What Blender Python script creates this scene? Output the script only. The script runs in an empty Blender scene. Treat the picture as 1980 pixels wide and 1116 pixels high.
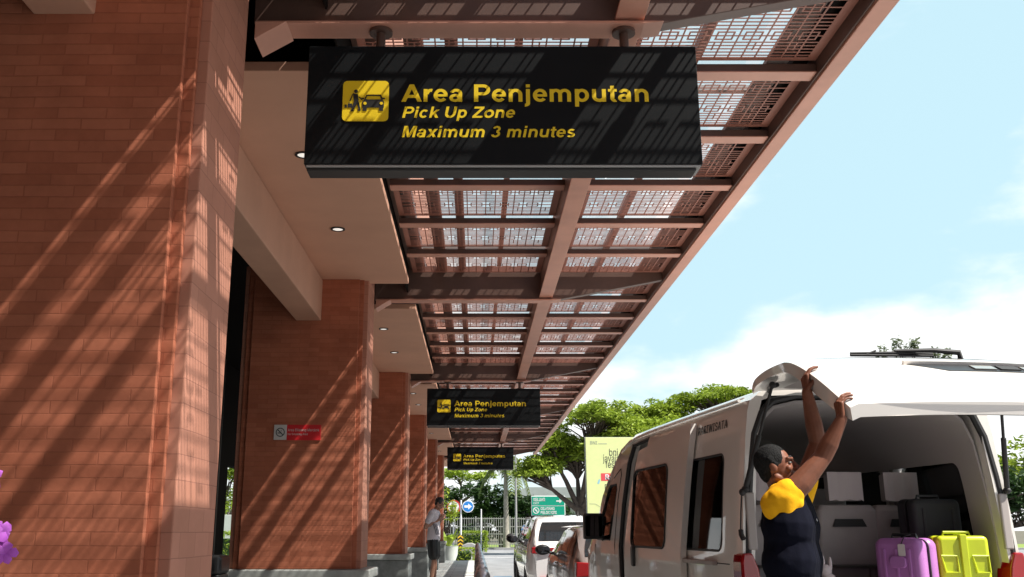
import bpy, bmesh, math, random
import numpy as np
from mathutils import Vector, Matrix, Euler
R = math.radians
rnd = random.Random(7)
sc = bpy.context.scene
C = sc.collection

# ------------------------------------------------------------------ camera, sky, sun, exposure
F_PX, PITCH, CAM_Z = 1830.0, math.atan(467 / 1830), 1.25
cd = bpy.data.cameras.new('camera'); cam = bpy.data.objects.new('camera', cd); C.objects.link(cam)
cam.location = (0, 0, CAM_Z); cam.rotation_euler = (R(90) + PITCH, 0, 0)
cd.sensor_width = 36; cd.lens = 36 * F_PX / 1980; cd.shift_x = 70 / 1980
cd.clip_start = .05; cd.clip_end = 3000
sc.camera = cam
SUN = Vector((1.0, -0.43, 1.52)).normalized()
w = bpy.data.worlds.new('World'); sc.world = w; w.use_nodes = True
nt = w.node_tree; nt.nodes.clear()
N = nt.nodes.new; L = nt.links.new
sky = N('ShaderNodeTexSky'); sky.sky_type = 'NISHITA'; sky.sun_disc = False
sky.sun_elevation = math.asin(SUN.z); sky.sun_rotation = math.atan2(SUN.x, SUN.y)
sky.air_density = 1.0; sky.dust_density = 1.6; sky.ozone_density = 1.0
bg = N('ShaderNodeBackground'); bg.inputs[1].default_value = .060
out = N('ShaderNodeOutputWorld')
tc = N('ShaderNodeTexCoord'); mp = N('ShaderNodeMapping'); mp.inputs['Scale'].default_value = (1, 1, 2.2)
mp.inputs['Location'].default_value = (2.1, 1.7, .9)
n1 = N('ShaderNodeTexNoise'); n1.inputs['Scale'].default_value = 3.1; n1.inputs['Detail'].default_value = 7; n1.inputs['Roughness'].default_value = .52
sp = N('ShaderNodeSeparateXYZ')
hz = N('ShaderNodeMapRange'); hz.inputs[1].default_value = .08; hz.inputs[2].default_value = .46; hz.inputs[3].default_value = .17; hz.inputs[4].default_value = -.16
ad = N('ShaderNodeMath'); ad.operation = 'ADD'
rp = N('ShaderNodeMapRange'); rp.inputs[1].default_value = .5; rp.inputs[2].default_value = .645; rp.interpolation_type = 'SMOOTHSTEP'
mx = N('ShaderNodeMix'); mx.data_type = 'RGBA'; mx.inputs[7].default_value = (10.2, 10.4, 10.4, 1)
L(tc.outputs['Generated'], mp.inputs[0]); L(mp.outputs[0], n1.inputs[0]); L(tc.outputs['Generated'], sp.inputs[0])
L(sp.outputs[2], hz.inputs[0]); L(n1.outputs[0], ad.inputs[0]); L(hz.outputs[0], ad.inputs[1]); L(ad.outputs[0], rp.inputs[0])
# pale brightening added to the front-right sky so ambient light comes from there
dt = N('ShaderNodeVectorMath'); dt.operation = 'DOT_PRODUCT'; dt.inputs[1].default_value = (.55, .82, .12)
vr = N('ShaderNodeMapRange'); vr.interpolation_type = 'SMOOTHSTEP'; vr.inputs[1].default_value = -.1; vr.inputs[2].default_value = 1.0; vr.inputs[3].default_value = .0; vr.inputs[4].default_value = .8
vm_ = N('ShaderNodeMix'); vm_.data_type = 'RGBA'; vm_.inputs[7].default_value = (6.0, 8.6, 9.4, 1)
L(tc.outputs['Generated'], dt.inputs[0]); L(dt.outputs['Value'], vr.inputs[0]); L(vr.outputs[0], vm_.inputs[0]); L(sky.outputs[0], vm_.inputs[6])
L(rp.outputs[0], mx.inputs[0]); L(vm_.outputs[2], mx.inputs[6]); L(mx.outputs[2], bg.inputs[0]); L(bg.outputs[0], out.inputs[0])
sl = bpy.data.lights.new('sun', 'SUN'); sl.energy = 5.0; sl.angle = R(.5); sl.color = (1, .955, .88)
so = bpy.data.objects.new('sun', sl); C.objects.link(so); so.rotation_euler = SUN.to_track_quat('Z', 'Y').to_euler()
sc.view_settings.view_transform = 'Standard'; sc.view_settings.look = 'None'; sc.view_settings.gamma = 1
sc.view_settings.exposure = 1.0
sc.cycles.max_bounces = 8; sc.cycles.transparent_max_bounces = 16; sc.cycles.use_denoising = True
sc.cycles.caustics_reflective = False; sc.cycles.caustics_refractive = False

# ------------------------------------------------------------------ materials
def mat(name, col, rough=.6, metal=0., spec=.5, var=0., vscale=6., bump=0., bscale=40., coat=0., alt=None, emit=None, trans=0., uv=False, detail=5.):
    m = bpy.data.materials.new(name); m.use_nodes = True
    t = m.node_tree; p = t.nodes['Principled BSDF']
    p.inputs['Base Color'].default_value = (*col, 1); p.inputs['Roughness'].default_value = rough
    p.inputs['Metallic'].default_value = metal; p.inputs['Specular IOR Level'].default_value = spec
    p.inputs['Coat Weight'].default_value = coat; p.inputs['Coat Roughness'].default_value = .03
    if emit: p.inputs['Emission Color'].default_value = (*col, 1); p.inputs['Emission Strength'].default_value = emit
    co = t.nodes.new('ShaderNodeTexCoord')
    if var:
        n = t.nodes.new('ShaderNodeTexNoise'); n.inputs['Scale'].default_value = vscale; n.inputs['Detail'].default_value = detail; n.inputs['Roughness'].default_value = .62
        t.links.new(co.outputs['Object'], n.inputs[0])
        r = t.nodes.new('ShaderNodeValToRGB'); r.color_ramp.elements[0].position = .32; r.color_ramp.elements[1].position = .68
        a = alt or tuple(c * (1 - var) for c in col)
        r.color_ramp.elements[0].color = (*a, 1)
        r.color_ramp.elements[1].color = (*(col if alt else tuple(min(1, c * (1 + var)) for c in col)), 1)
        t.links.new(n.outputs[0], r.inputs[0]); t.links.new(r.outputs[0], p.inputs['Base Color'])
    if bump:
        n = t.nodes.new('ShaderNodeTexNoise'); n.inputs['Scale'].default_value = bscale; n.inputs['Detail'].default_value = 4
        t.links.new(co.outputs['Object'], n.inputs[0])
        b = t.nodes.new('ShaderNodeBump'); b.inputs['Strength'].default_value = bump; b.inputs['Distance'].default_value = .01
        t.links.new(n.outputs[0], b.inputs['Height']); t.links.new(b.outputs[0], p.inputs['Normal'])
    return m

def mat_brick(name, c1, c2, mortar, bw, bh, ms=.006, rough=.85, bump=.65, dirt=.25):
    m = bpy.data.materials.new(name); m.use_nodes = True
    t = m.node_tree; p = t.nodes['Principled BSDF']; p.inputs['Roughness'].default_value = rough; p.inputs['Specular IOR Level'].default_value = .25
    uv = t.nodes.new('ShaderNodeUVMap')
    dn = t.nodes.new('ShaderNodeTexNoise'); dn.inputs['Scale'].default_value = 2.2; dn.inputs['Detail'].default_value = 3
    vm = t.nodes.new('ShaderNodeVectorMath'); vm.operation = 'MULTIPLY_ADD'; vm.inputs[1].default_value = (.012, .012, 0)
    t.links.new(uv.outputs[0], dn.inputs[0]); t.links.new(dn.outputs['Color'], vm.inputs[0]); t.links.new(uv.outputs[0], vm.inputs[2])
    b = t.nodes.new('ShaderNodeTexBrick'); b.inputs['Scale'].default_value = 1; b.inputs['Brick Width'].default_value = bw; b.inputs['Row Height'].default_value = bh
    b.inputs['Mortar Size'].default_value = ms; b.inputs['Mortar Smooth'].default_value = .25; b.inputs['Bias'].default_value = 0
    b.inputs['Color1'].default_value = (*c1, 1); b.inputs['Color2'].default_value = (*c2, 1); b.inputs['Mortar'].default_value = (*mortar, 1)
    t.links.new(vm.outputs[0], b.inputs['Vector'])
    n = t.nodes.new('ShaderNodeTexNoise'); n.inputs['Scale'].default_value = 1.7; n.inputs['Detail'].default_value = 9; n.inputs['Roughness'].default_value = .7
    t.links.new(uv.outputs[0], n.inputs[0])
    mr = t.nodes.new('ShaderNodeMapRange'); mr.inputs[1].default_value = .3; mr.inputs[2].default_value = .7; mr.inputs[3].default_value = 1 - dirt; mr.inputs[4].default_value = 1 + dirt
    t.links.new(n.outputs[0], mr.inputs[0])
    mu = t.nodes.new('ShaderNodeMix'); mu.data_type = 'RGBA'; mu.blend_type = 'MULTIPLY'; mu.inputs[0].default_value = 1
    t.links.new(b.outputs[0], mu.inputs[6]); t.links.new(mr.outputs[0], mu.inputs[7]); t.links.new(mu.outputs[2], p.inputs['Base Color'])
    # per-brick proudness: second brick texture in grey gives each brick a height
    b2 = t.nodes.new('ShaderNodeTexBrick')
    for k in ('Scale', 'Brick Width', 'Row Height', 'Mortar Size', 'Mortar Smooth'): b2.inputs[k].default_value = b.inputs[k].default_value
    b2.inputs['Color1'].default_value = (.55, .55, .55, 1); b2.inputs['Color2'].default_value = (1, 1, 1, 1); b2.inputs['Mortar'].default_value = (0, 0, 0, 1)
    t.links.new(vm.outputs[0], b2.inputs['Vector'])
    n2 = t.nodes.new('ShaderNodeTexNoise'); n2.inputs['Scale'].default_value = 30; n2.inputs['Detail'].default_value = 5
    t.links.new(uv.outputs[0], n2.inputs[0])
    ma = t.nodes.new('ShaderNodeMath'); ma.operation = 'MULTIPLY_ADD'; ma.inputs[1].default_value = .35
    t.links.new(n2.outputs[0], ma.inputs[0]); t.links.new(b2.outputs[0], ma.inputs[2])
    bp = t.nodes.new('ShaderNodeBump'); bp.inputs['Strength'].default_value = bump; bp.inputs['Distance'].default_value = .004
    t.links.new(ma.outputs[0], bp.inputs['Height']); t.links.new(bp.outputs[0], p.inputs['Normal'])
    return m

def mat_glass(name, tint, refl=1., rough=.02, dirt=0., dcol=(.5, .48, .45)):
    m = bpy.data.materials.new(name); m.use_nodes = True
    t = m.node_tree; t.nodes.clear()
    o = t.nodes.new('ShaderNodeOutputMaterial'); tr = t.nodes.new('ShaderNodeBsdfTransparent'); tr.inputs[0].default_value = (*tint, 1)
    g = t.nodes.new('ShaderNodeBsdfGlossy'); g.inputs['Roughness'].default_value = rough
    fr = t.nodes.new('ShaderNodeFresnel'); fr.inputs[0].default_value = 1.5
    ml = t.nodes.new('ShaderNodeMath'); ml.operation = 'MULTIPLY'; ml.inputs[1].default_value = refl
    ms = t.nodes.new('ShaderNodeMixShader')
    t.links.new(fr.outputs[0], ml.inputs[0]); t.links.new(ml.outputs[0], ms.inputs[0]); t.links.new(g.outputs[0], ms.inputs[2])
    if dirt:
        d = t.nodes.new('ShaderNodeBsdfDiffuse'); d.inputs[0].default_value = (*dcol, 1)
        tl = t.nodes.new('ShaderNodeBsdfTranslucent'); tl.inputs[0].default_value = (*dcol, 1)
        m0 = t.nodes.new('ShaderNodeMixShader'); m0.inputs[0].default_value = .6
        t.links.new(d.outputs[0], m0.inputs[1]); t.links.new(tl.outputs[0], m0.inputs[2])
        co = t.nodes.new('ShaderNodeTexCoord'); n = t.nodes.new('ShaderNodeTexNoise'); n.inputs['Scale'].default_value = 1.3; n.inputs['Detail'].default_value = 8
        t.links.new(co.outputs['Object'], n.inputs[0])
        mr = t.nodes.new('ShaderNodeMapRange'); mr.inputs[1].default_value = .3; mr.inputs[2].default_value = .75; mr.inputs[3].default_value = dirt * .3; mr.inputs[4].default_value = dirt
        t.links.new(n.outputs[0], mr.inputs[0])
        m1 = t.nodes.new('ShaderNodeMixShader'); t.links.new(mr.outputs[0], m1.inputs[0]); t.links.new(tr.outputs[0], m1.inputs[1]); t.links.new(m0.outputs[0], m1.inputs[2])
        t.links.new(m1.outputs[0], ms.inputs[1])
    else:
        t.links.new(tr.outputs[0], ms.inputs[1])
    t.links.new(ms.outputs[0], o.inputs[0])
    return m

def mat_leaf(name, ca, cb, scale=.6, tr=.35):
    m = bpy.data.materials.new(name); m.use_nodes = True
    t = m.node_tree; p = t.nodes['Principled BSDF']; o = t.nodes['Material Output']
    p.inputs['Roughness'].default_value = .55; p.inputs['Specular IOR Level'].default_value = .3
    ge = t.nodes.new('ShaderNodeNewGeometry'); co = t.nodes.new('ShaderNodeTexCoord')
    n = t.nodes.new('ShaderNodeTexNoise'); n.inputs['Scale'].default_value = scale; n.inputs['Detail'].default_value = 3
    t.links.new(co.outputs['Object'], n.inputs[0])
    av = t.nodes.new('ShaderNodeMath'); av.operation = 'MULTIPLY_ADD'; av.inputs[1].default_value = .5
    t.links.new(ge.outputs['Random Per Island'], av.inputs[0])
    mr = t.nodes.new('ShaderNodeMapRange'); mr.inputs[1].default_value = .3; mr.inputs[2].default_value = .7; mr.inputs[3].default_value = 0; mr.inputs[4].default_value = .5
    t.links.new(n.outputs[0], mr.inputs[0]); t.links.new(mr.outputs[0], av.inputs[2])
    r = t.nodes.new('ShaderNodeValToRGB'); r.color_ramp.elements[0].color = (*ca, 1); r.color_ramp.elements[1].color = (*cb, 1)
    t.links.new(av.outputs[0], r.inputs[0]); t.links.new(r.outputs[0], p.inputs['Base Color'])
    tl = t.nodes.new('ShaderNodeBsdfTranslucent'); t.links.new(r.outputs[0], tl.inputs[0])
    ms = t.nodes.new('ShaderNodeMixShader'); ms.inputs[0].default_value = tr
    t.links.new(p.outputs[0], ms.inputs[1]); t.links.new(tl.outputs[0], ms.inputs[2]); t.links.new(ms.outputs[0], o.inputs[0])
    return m

M = {}
M['brick'] = mat_brick('terracotta_brick', (.415, .137, .075), (.345, .106, .056), (.33, .104, .056), .20, .048, .0028)
M['brick_smooth'] = mat_brick('terracotta_tile', (.46, .205, .14), (.41, .18, .12), (.30, .13, .09),   .20, .096, .002, bump=.15, dirt=.12)
M['soffit'] = mat('painted_soffit', (.62, .34, .23), .75, var=.06, vscale=1.2, bump=.05)
M['beamconc'] = mat('painted_downstand', (.54, .30, .205), .8, var=.08, vscale=1.5, bump=.05)
M['steel'] = mat('brown_steel_shaded', (.105, .058, .044), .45, var=.18, vscale=3, bump=.03)  # dark brown holds the shade of web and purlin faces in its colour
M['steel_pink_lit'] = mat('terracotta_steel_bounce_lit', (.58, .28, .20), .42, var=.1, vscale=2.5)  # same steel, lighter: ground bounce on the undersides painted into the colour
M['lattice'] = mat('lattice_paint', (.34, .135, .095), .5, var=.1, vscale=3)
M['plinth'] = mat('grey_stone', (.20, .21, .20), .55, var=.25, vscale=9, bump=.1)
M['plinth_cap'] = mat('grey_stone_cap', (.34, .35, .33), .5, var=.2, vscale=9, bump=.08)
M['black'] = mat('black_paint', (.012, .012, .012), .5)
M['signblack'] = mat('sign_face_black', (.0075, .0085, .0095), .5, var=.15, vscale=4, spec=.12)
M['signyellow'] = mat('sign_yellow', (.80, .56, .01), .45)
M['dark'] = mat('painted_shade_black', (.010, .008, .007), .8, spec=.1)  # near-black colour carries the unlit shade of the hall and gaps
M['darkfloor'] = mat('dark_floor', (.08, .07, .065), .3)
M['white'] = mat('white_paint', (.8, .8, .79), .5)
M['vanpaint'] = mat('van_white_paint', (.74, .70, .65), .28, coat=1., spec=.5)
M['rubber'] = mat('black_rubber', (.018, .017, .017), .6)
M['plastic'] = mat('black_plastic', (.02, .02, .021), .38, bump=.05, bscale=200)
M['vanglass'] = mat_glass('van_tinted_glass', (.50, .52, .51), 1.1)
M['carglass'] = mat('dark_car_glass', (.015, .018, .02), .04, spec=.8)
M['liner'] = mat('grey_headliner', (.42, .38, .37), .9, bump=.1, bscale=120)
M['trim'] = mat('grey_trim', (.36, .32, .30), .6)
M['seat'] = mat('beige_seat_vinyl', (.42, .37, .36), .5, var=.06, bump=.05)
M['cover'] = mat('white_cotton', (.66, .58, .58), .9, bump=.15, bscale=30)
M['redlamp'] = mat('red_lamp', (.28, .004, .007), .12, coat=1.)
M['clearlamp'] = mat('clear_lamp', (.30, .29, .25), .1, coat=1.)
M['chrome'] = mat('chrome', (.75, .75, .75), .12, metal=1)
M['steelpost'] = mat('polished_steel', (.66, .66, .67), .34, metal=.75)
M['carwhite'] = mat('car_white_paint', (.75, .73, .72), .25, coat=1.)
M['cargrey'] = mat('car_bronze_paint', (.30, .25, .23), .28, metal=.5, coat=1.)
M['cardark'] = mat('car_dark_paint', (.03, .03, .034), .25, metal=.3, coat=1.)
M['mirror'] = mat('mirror_glass', (.05, .05, .055), .03, metal=1)
M['tyre'] = mat('tyre', (.02, .02, .02), .85)
M['skin'] = mat('brown_skin', (.18, .066, .036), .55, spec=.3, var=.15, vscale=14, bump=.04, bscale=90)
M['skin2'] = mat('tan_skin', (.34, .17, .11), .5, var=.1, vscale=14)
M['eyewhite'] = mat('eye_white', (.18, .16, .145), .3)
M['hair'] = mat('black_hair', (.012, .011, .011), .5, bump=.5, bscale=120)
M['greyhair'] = mat('greying_hair', (.022, .022, .022), .75, spec=.08, alt=(.007, .007, .007), var=.5, vscale=60, bump=.7, bscale=120)
M['navy'] = mat('navy_cotton', (.005, .0055, .011), .9, spec=.06, var=.15, vscale=20, bump=.15, bscale=60)
M['yellowcloth'] = mat('yellow_cotton', (.80, .40, .012), .9, spec=.1, var=.08, vscale=12, bump=.9, bscale=9)
M['lilaccloth'] = mat('pale_cotton', (.62, .56, .58), .85, var=.06, vscale=12, bump=.15, bscale=30)
M['grey'] = mat('grey_stripe', (.12, .12, .14), .8)
M['purplecase'] = mat('purple_shell', (.42, .16, .44), .35, var=.05, bump=.06, bscale=260, spec=.5)
M['greencase'] = mat('lime_shell', (.52, .60, .02), .35, var=.05, bump=.06, bscale=260)
M['blackcase'] = mat('black_case_fabric', (.018, .018, .02), .7, bump=.2, bscale=200)
M['signgreen'] = mat('sign_green', (.0, .38, .24), .5)
M['signwhite'] = mat('sign_white', (.85, .86, .85), .5)
M['signblue'] = mat('sign_blue', (.02, .22, .62), .5)
M['signred'] = mat('sign_red', (.55, .015, .02), .45)
M['signgrey'] = mat('sign_lightgrey', (.55, .52, .50), .5)
M['lime'] = mat('billboard_lime', (.74, .80, .36), .6, var=.03)
M['ink'] = mat('dark_ink', (.04, .05, .05), .6)
M['greyink'] = mat('grey_ink', (.35, .40, .28), .6)
M['teal'] = mat('teal_ink', (.05, .30, .28), .6)
M['bred'] = mat('billboard_red', (.75, .08, .09), .6)
M['lblue'] = mat('billboard_blue', (.30, .58, .65), .6)
M['bark'] = mat('bark', (.085, .065, .05), .9, var=.35, vscale=5, bump=.6, bscale=14)
M['palmbark'] = mat('palm_bark', (.30, .28, .24), .9, var=.3, vscale=5, bump=.4, bscale=10)
M['leaf'] = mat_leaf('raintree_leaf', (.10, .17, .015), (.36, .46, .045), .35)
M['leaf2'] = mat_leaf('hedge_leaf', (.012, .035, .010), (.05, .10, .02), .4, .2)
M['leaf3'] = mat_leaf('palm_leaf', (.07, .11, .03), (.20, .24, .08), .4, .35)
M['leaf4'] = mat_leaf('bright_leaf', (.14, .25, .02), (.40, .46, .06), 1.2, .4)
M['leafpale'] = mat_leaf('distant_leaf', (.10, .13, .07), (.20, .24, .12), .4, .35)
M['petal'] = mat_leaf('orchid_petal', (.40, .06, .50), (.62, .18, .70), 9, .35)
M['galv'] = mat('galvanised_steel', (.36, .36, .35), .5, metal=.3)
M['pale_wall'] = mat('pale_wall', (.42, .46, .40), .8, var=.1, vscale=.6)
M['roofgrey'] = mat('grey_roof', (.34, .38, .38), .7, var=.1, vscale=.6)
M['asphalt'] = mat('concrete_road', (.21, .214, .222), .85, var=.22, vscale=1.1, bump=.25, bscale=60, detail=9)
M['tile'] = mat_brick('walkway_tile', (.48, .48, .46), (.40, .41, .40), (.20, .20, .20), .6, .6, .008, .6, .3, .3)
M['kerb'] = mat('kerb_concrete', (.30, .30, .29), .85, var=.2, vscale=4, bump=.2)
M['paint'] = mat('road_paint', (.72, .72, .70), .7, var=.15, vscale=6)
M['bluepaint'] = mat('blue_road_paint', (.10, .20, .32), .7, var=.2, vscale=3)
M['grass'] = mat('grass_ground', (.17, .24, .035), .9, var=.4, vscale=1.5, bump=.5, bscale=30)
M['earth'] = mat('ground_earth', (.10, .09, .06), .9, var=.3, vscale=.3)
M['roofglass'] = mat_glass('canopy_glass', (.92, .93, .93), .9, .03, .20, (.66, .58, .54))
M['lampglow'] = mat('lamp_glow', (1, .96, .88), .4, emit=.35)
M['hazyellow'] = mat('hazard_yellow', (.78, .50, .02), .6)
M['whitepot'] = mat('white_glazed_pot', (.62, .66, .60), .4)

# ------------------------------------------------------------------ mesh helpers
class MB:
    def __init__(s): s.v = []; s.f = []; s.mi = []
    def add(s, vs, fs, m=0):
        o = len(s.v); s.v += [tuple(v) for v in vs]
        for f in fs: s.f.append(tuple(i + o for i in f)); s.mi.append(m)
        return s
    def box(s, x0, x1, y0, y1, z0, z1, m=0):
        return s.add([(x, y, z) for z in (z0, z1) for y in (y0, y1) for x in (x0, x1)],
                     [(0, 2, 3, 1), (4, 5, 7, 6), (0, 1, 5, 4), (2, 6, 7, 3), (0, 4, 6, 2), (1, 3, 7, 5)], m)
    def obox(s, c, ax, ay, az, m=0):
        c = Vector(c); ax = Vector(ax); ay = Vector(ay); az = Vector(az)
        return s.add([c + i * ax + j * ay + k * az for k in (-1, 1) for j in (-1, 1) for i in (-1, 1)],
                     [(0, 2, 3, 1), (4, 5, 7, 6), (0, 1, 5, 4), (2, 6, 7, 3), (0, 4, 6, 2), (1, 3, 7, 5)], m)
    def bar(s, a, b, wx, wz, up=(0, 0, 1), m=0):
        a = Vector(a); b = Vector(b); d = (b - a); l = d.length / 2; d.normalize()
        x = d.cross(Vector(up));
        if x.length < 1e-4: x = d.cross(Vector((1, 0, 0)))
        x.normalize(); z = x.cross(d)
        return s.obox((a + b) / 2, x * wx / 2, d * l, z * wz / 2, m)
    def prism(s, pts, axis, d0, d1, m=0):
        # pts 2D; axis 'x': (y,z), 'y': (x,z), 'z': (x,y)
        def P(p, d): return {'x': (d, p[0], p[1]), 'y': (p[0], d, p[1]), 'z': (p[0], p[1], d)}[axis]
        n = len(pts)
        vs = [P(p, d0) for p in pts] + [P(p, d1) for p in pts]
        fs = [tuple(range(n)), tuple(range(2 * n - 1, n - 1, -1))] + [(i, i + n, (i + 1) % n + n, (i + 1) % n) for i in range(n)]
        return s.add(vs, fs, m)
    def tube(s, pts, rad, n=8, m=0, caps=True):
        pts = [Vector(p) for p in pts]
        if not hasattr(rad, '__len__'): rad = [rad] * len(pts)
        rings = []; ref = None
        for i, p in enumerate(pts):
            d = (pts[min(i + 1, len(pts) - 1)] - pts[max(i - 1, 0)]).normalized()
            if ref is None: ref = d.orthogonal().normalized()
            x = (ref - d * ref.dot(d)).normalized(); ref = x; y = d.cross(x)
            rings.append([p + (x * math.cos(2 * math.pi * k / n) + y * math.sin(2 * math.pi * k / n)) * rad[i] for k in range(n)])
        return s.loft(rings, m, caps)
    def loft(s, rings, m=0, caps=True):
        n = len(rings[0]); vs = [p for r in rings for p in r]; fs = []
        for i in range(len(rings) - 1):
            for k in range(n):
                a = i * n + k; b = i * n + (k + 1) % n
                fs.append((a, b, b + n, a + n))
        if caps: fs.append(tuple(range(n - 1, -1, -1))); fs.append(tuple((len(rings) - 1) * n + k for k in range(n)))
        return s.add(vs, fs, m)
    def lathe(s, prof, c=(0, 0, 0), n=20, m=0):
        return s.loft([[(c[0] + r * math.cos(2 * math.pi * k / n), c[1] + r * math.sin(2 * math.pi * k / n), c[2] + z) for k in range(n)] for r, z in prof], m)
    def ell(s, c, r, rot=None, n=14, k=9, m=0):
        rot = rot or Matrix.Identity(3); c = Vector(c); vs = []; fs = []
        for i in range(1, k):
            t = math.pi * i / k
            for j in range(n):
                a = 2 * math.pi * j / n
                vs.append(c + rot @ Vector((r[0] * math.sin(t) * math.cos(a), r[1] * math.sin(t) * math.sin(a), r[2] * math.cos(t))))
        top = len(vs); vs.append(c + rot @ Vector((0, 0, r[2]))); vs.append(c + rot @ Vector((0, 0, -r[2])))
        for j in range(n):
            fs.append((top, j, (j + 1) % n)); o = (k - 2) * n; fs.append((top + 1, o + (j + 1) % n, o + j))
        for i in range(k - 2):
            for j in range(n): fs.append((i * n + j, (i + 1) * n + j, (i + 1) * n + (j + 1) % n, i * n + (j + 1) % n))
        return s.add(vs, fs, m)
    def cap(s, a, b, ra, rb, n=14):   # tapered capsule
        a = Vector(a); b = Vector(b); d = (b - a); l = d.length; d.normalize()
        x = d.orthogonal().normalized(); y = d.cross(x); rings = []
        for t in (10, 35, 60, 90): rings.append((a - d * ra * math.cos(R(t)), ra * math.sin(R(t))))
        for t in (90, 60, 35, 10): rings.append((b + d * rb * math.cos(R(t)), rb * math.sin(R(t))))
        return s.loft([[c + (x * math.cos(2 * math.pi * k / n) + y * math.sin(2 * math.pi * k / n)) * r for k in range(n)] for c, r in rings])
    def build(s, name, mats, parent=None, smooth=False, bevel=0., seg=2, angle=40, recalc=True):
        me = bpy.data.meshes.new(name); me.from_pydata(s.v, [], s.f)
        if not isinstance(mats, (list, tuple)): mats = [mats]
        for m in mats: me.materials.append(m)
        if len(mats) > 1: me.polygons.foreach_set('material_index', s.mi)
        if recalc:
            bm = bmesh.new(); bm.from_mesh(me); bmesh.ops.recalc_face_normals(bm, faces=bm.faces); bm.to_mesh(me); bm.free()
        boxuv(me)
        o = bpy.data.objects.new(name, me); C.objects.link(o)
        if parent: o.parent = parent
        if smooth: me.shade_smooth() if hasattr(me, 'shade_smooth') else None
        if smooth and smooth != 'all': me.set_sharp_from_angle(angle=R(angle))
        if bevel:
            b = o.modifiers.new('bevel', 'BEVEL'); b.width = bevel; b.segments = seg; b.limit_method = 'ANGLE'; b.angle_limit = R(35)
        return o

def boxuv(me):
    uv = me.uv_layers.new(name='UVMap'); vs = me.vertices
    for p in me.polygons:
        n = p.normal; ax = max(range(3), key=lambda i: abs(n[i]))
        for li in p.loop_indices:
            c = vs[me.loops[li].vertex_index].co
            uv.data[li].uv = (c.y, c.z) if ax == 0 else (c.x, c.z) if ax == 1 else (c.x, c.y)

def tag(o, label=None, cat=None, group=None, kind=None):
    if label: o['label'] = label
    if cat: o['category'] = cat
    if group: o['group'] = group
    if kind: o['kind'] = kind
    return o
def thing(name, label, cat, loc=(0, 0, 0), rz=0, group=None):
    o = bpy.data.objects.new(name, None); C.objects.link(o); o.location = loc; o.rotation_euler = (0, 0, rz); o.empty_display_size = .2
    return tag(o, label, cat, group)
def kids(o): return [c for c in bpy.data.objects if c.parent == o]
def dup(o, parent=None, loc=None, rz=None, label=None):
    c = o.copy(); C.objects.link(c)
    if parent: c.parent = parent
    if loc is not None: c.location = loc
    if rz is not None: c.rotation_euler.z = rz
    if label: c['label'] = label
    for k in kids(o): dup(k, c)
    return c
def rrect(x0, x1, y0, y1, r, n=4):
    pts = []
    for cx, cy, a0 in ((x1 - r, y1 - r, 0), (x0 + r, y1 - r, 90), (x0 + r, y0 + r, 180), (x1 - r, y0 + r, 270)):
        for k in range(n + 1):
            a = R(a0 + 90 * k / n); pts.append((cx + r * math.cos(a), cy + r * math.sin(a)))
    return pts
def baked(o):
    dg = bpy.context.evaluated_depsgraph_get(); ev = o.evaluated_get(dg)
    return bpy.data.meshes.new_from_object(ev)
def cut(o, cutters):
    for c in cutters:
        b = o.modifiers.new('b', 'BOOLEAN'); b.operation = 'DIFFERENCE'; b.solver = 'EXACT'; b.object = c
    bpy.context.view_layer.update()
    me = baked(o); o.modifiers.clear(); old = o.data; o.data = me
    for c in cutters: bpy.data.objects.remove(c)
    return o
def remesh(o, vox, it=4, fac=.5):
    r = o.modifiers.new('r', 'REMESH'); r.mode = 'VOXEL'; r.voxel_size = vox; r.use_smooth_shade = True
    if it: s = o.modifiers.new('s', 'SMOOTH'); s.iterations = it; s.factor = fac
    bpy.context.view_layer.update(); me = baked(o); o.modifiers.clear(); o.data = me
    me.shade_smooth()
    return o
try: SANS = bpy.data.fonts.load(bpy.utils.system_resource('DATAFILES', path='fonts') + '/Inter.woff2')
except Exception: SANS = None
def _caph():
    cu = bpy.data.curves.new('h', 'FONT'); cu.body = 'H'; cu.font = SANS or cu.font; t = bpy.data.objects.new('tmp', cu); C.objects.link(t); bpy.context.view_layer.update()
    me = baked(t); bpy.data.objects.remove(t); h = max(v.co.y for v in me.vertices); bpy.data.meshes.remove(me); return h
CAPH = _caph()
def text(body, size, loc, rot, m, parent, name='lettering', bold=.0, shear=0., ext=.002, width=None, align='LEFT', space=1.):
    cu = bpy.data.curves.new(name, 'FONT'); cu.body = body; cu.size = size * .72 / CAPH; cu.offset = bold * size; cu.shear = shear; cu.extrude = ext
    cu.font = SANS or cu.font; cu.align_x = align; cu.space_character = space; cu.resolution_u = 3
    t = bpy.data.objects.new('tmp', cu); C.objects.link(t); bpy.context.view_layer.update()
    me = baked(t); bpy.data.objects.remove(t)
    me.materials.clear(); me.materials.append(m)
    o = bpy.data.objects.new(name, me); C.objects.link(o); o.parent = parent; o.location = loc; o.rotation_euler = rot
    if width:
        xs = [v.co.x for v in me.vertices]; k = width / (max(xs) - min(xs))
        for v in me.vertices: v.co.x *= k
    return o
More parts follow.
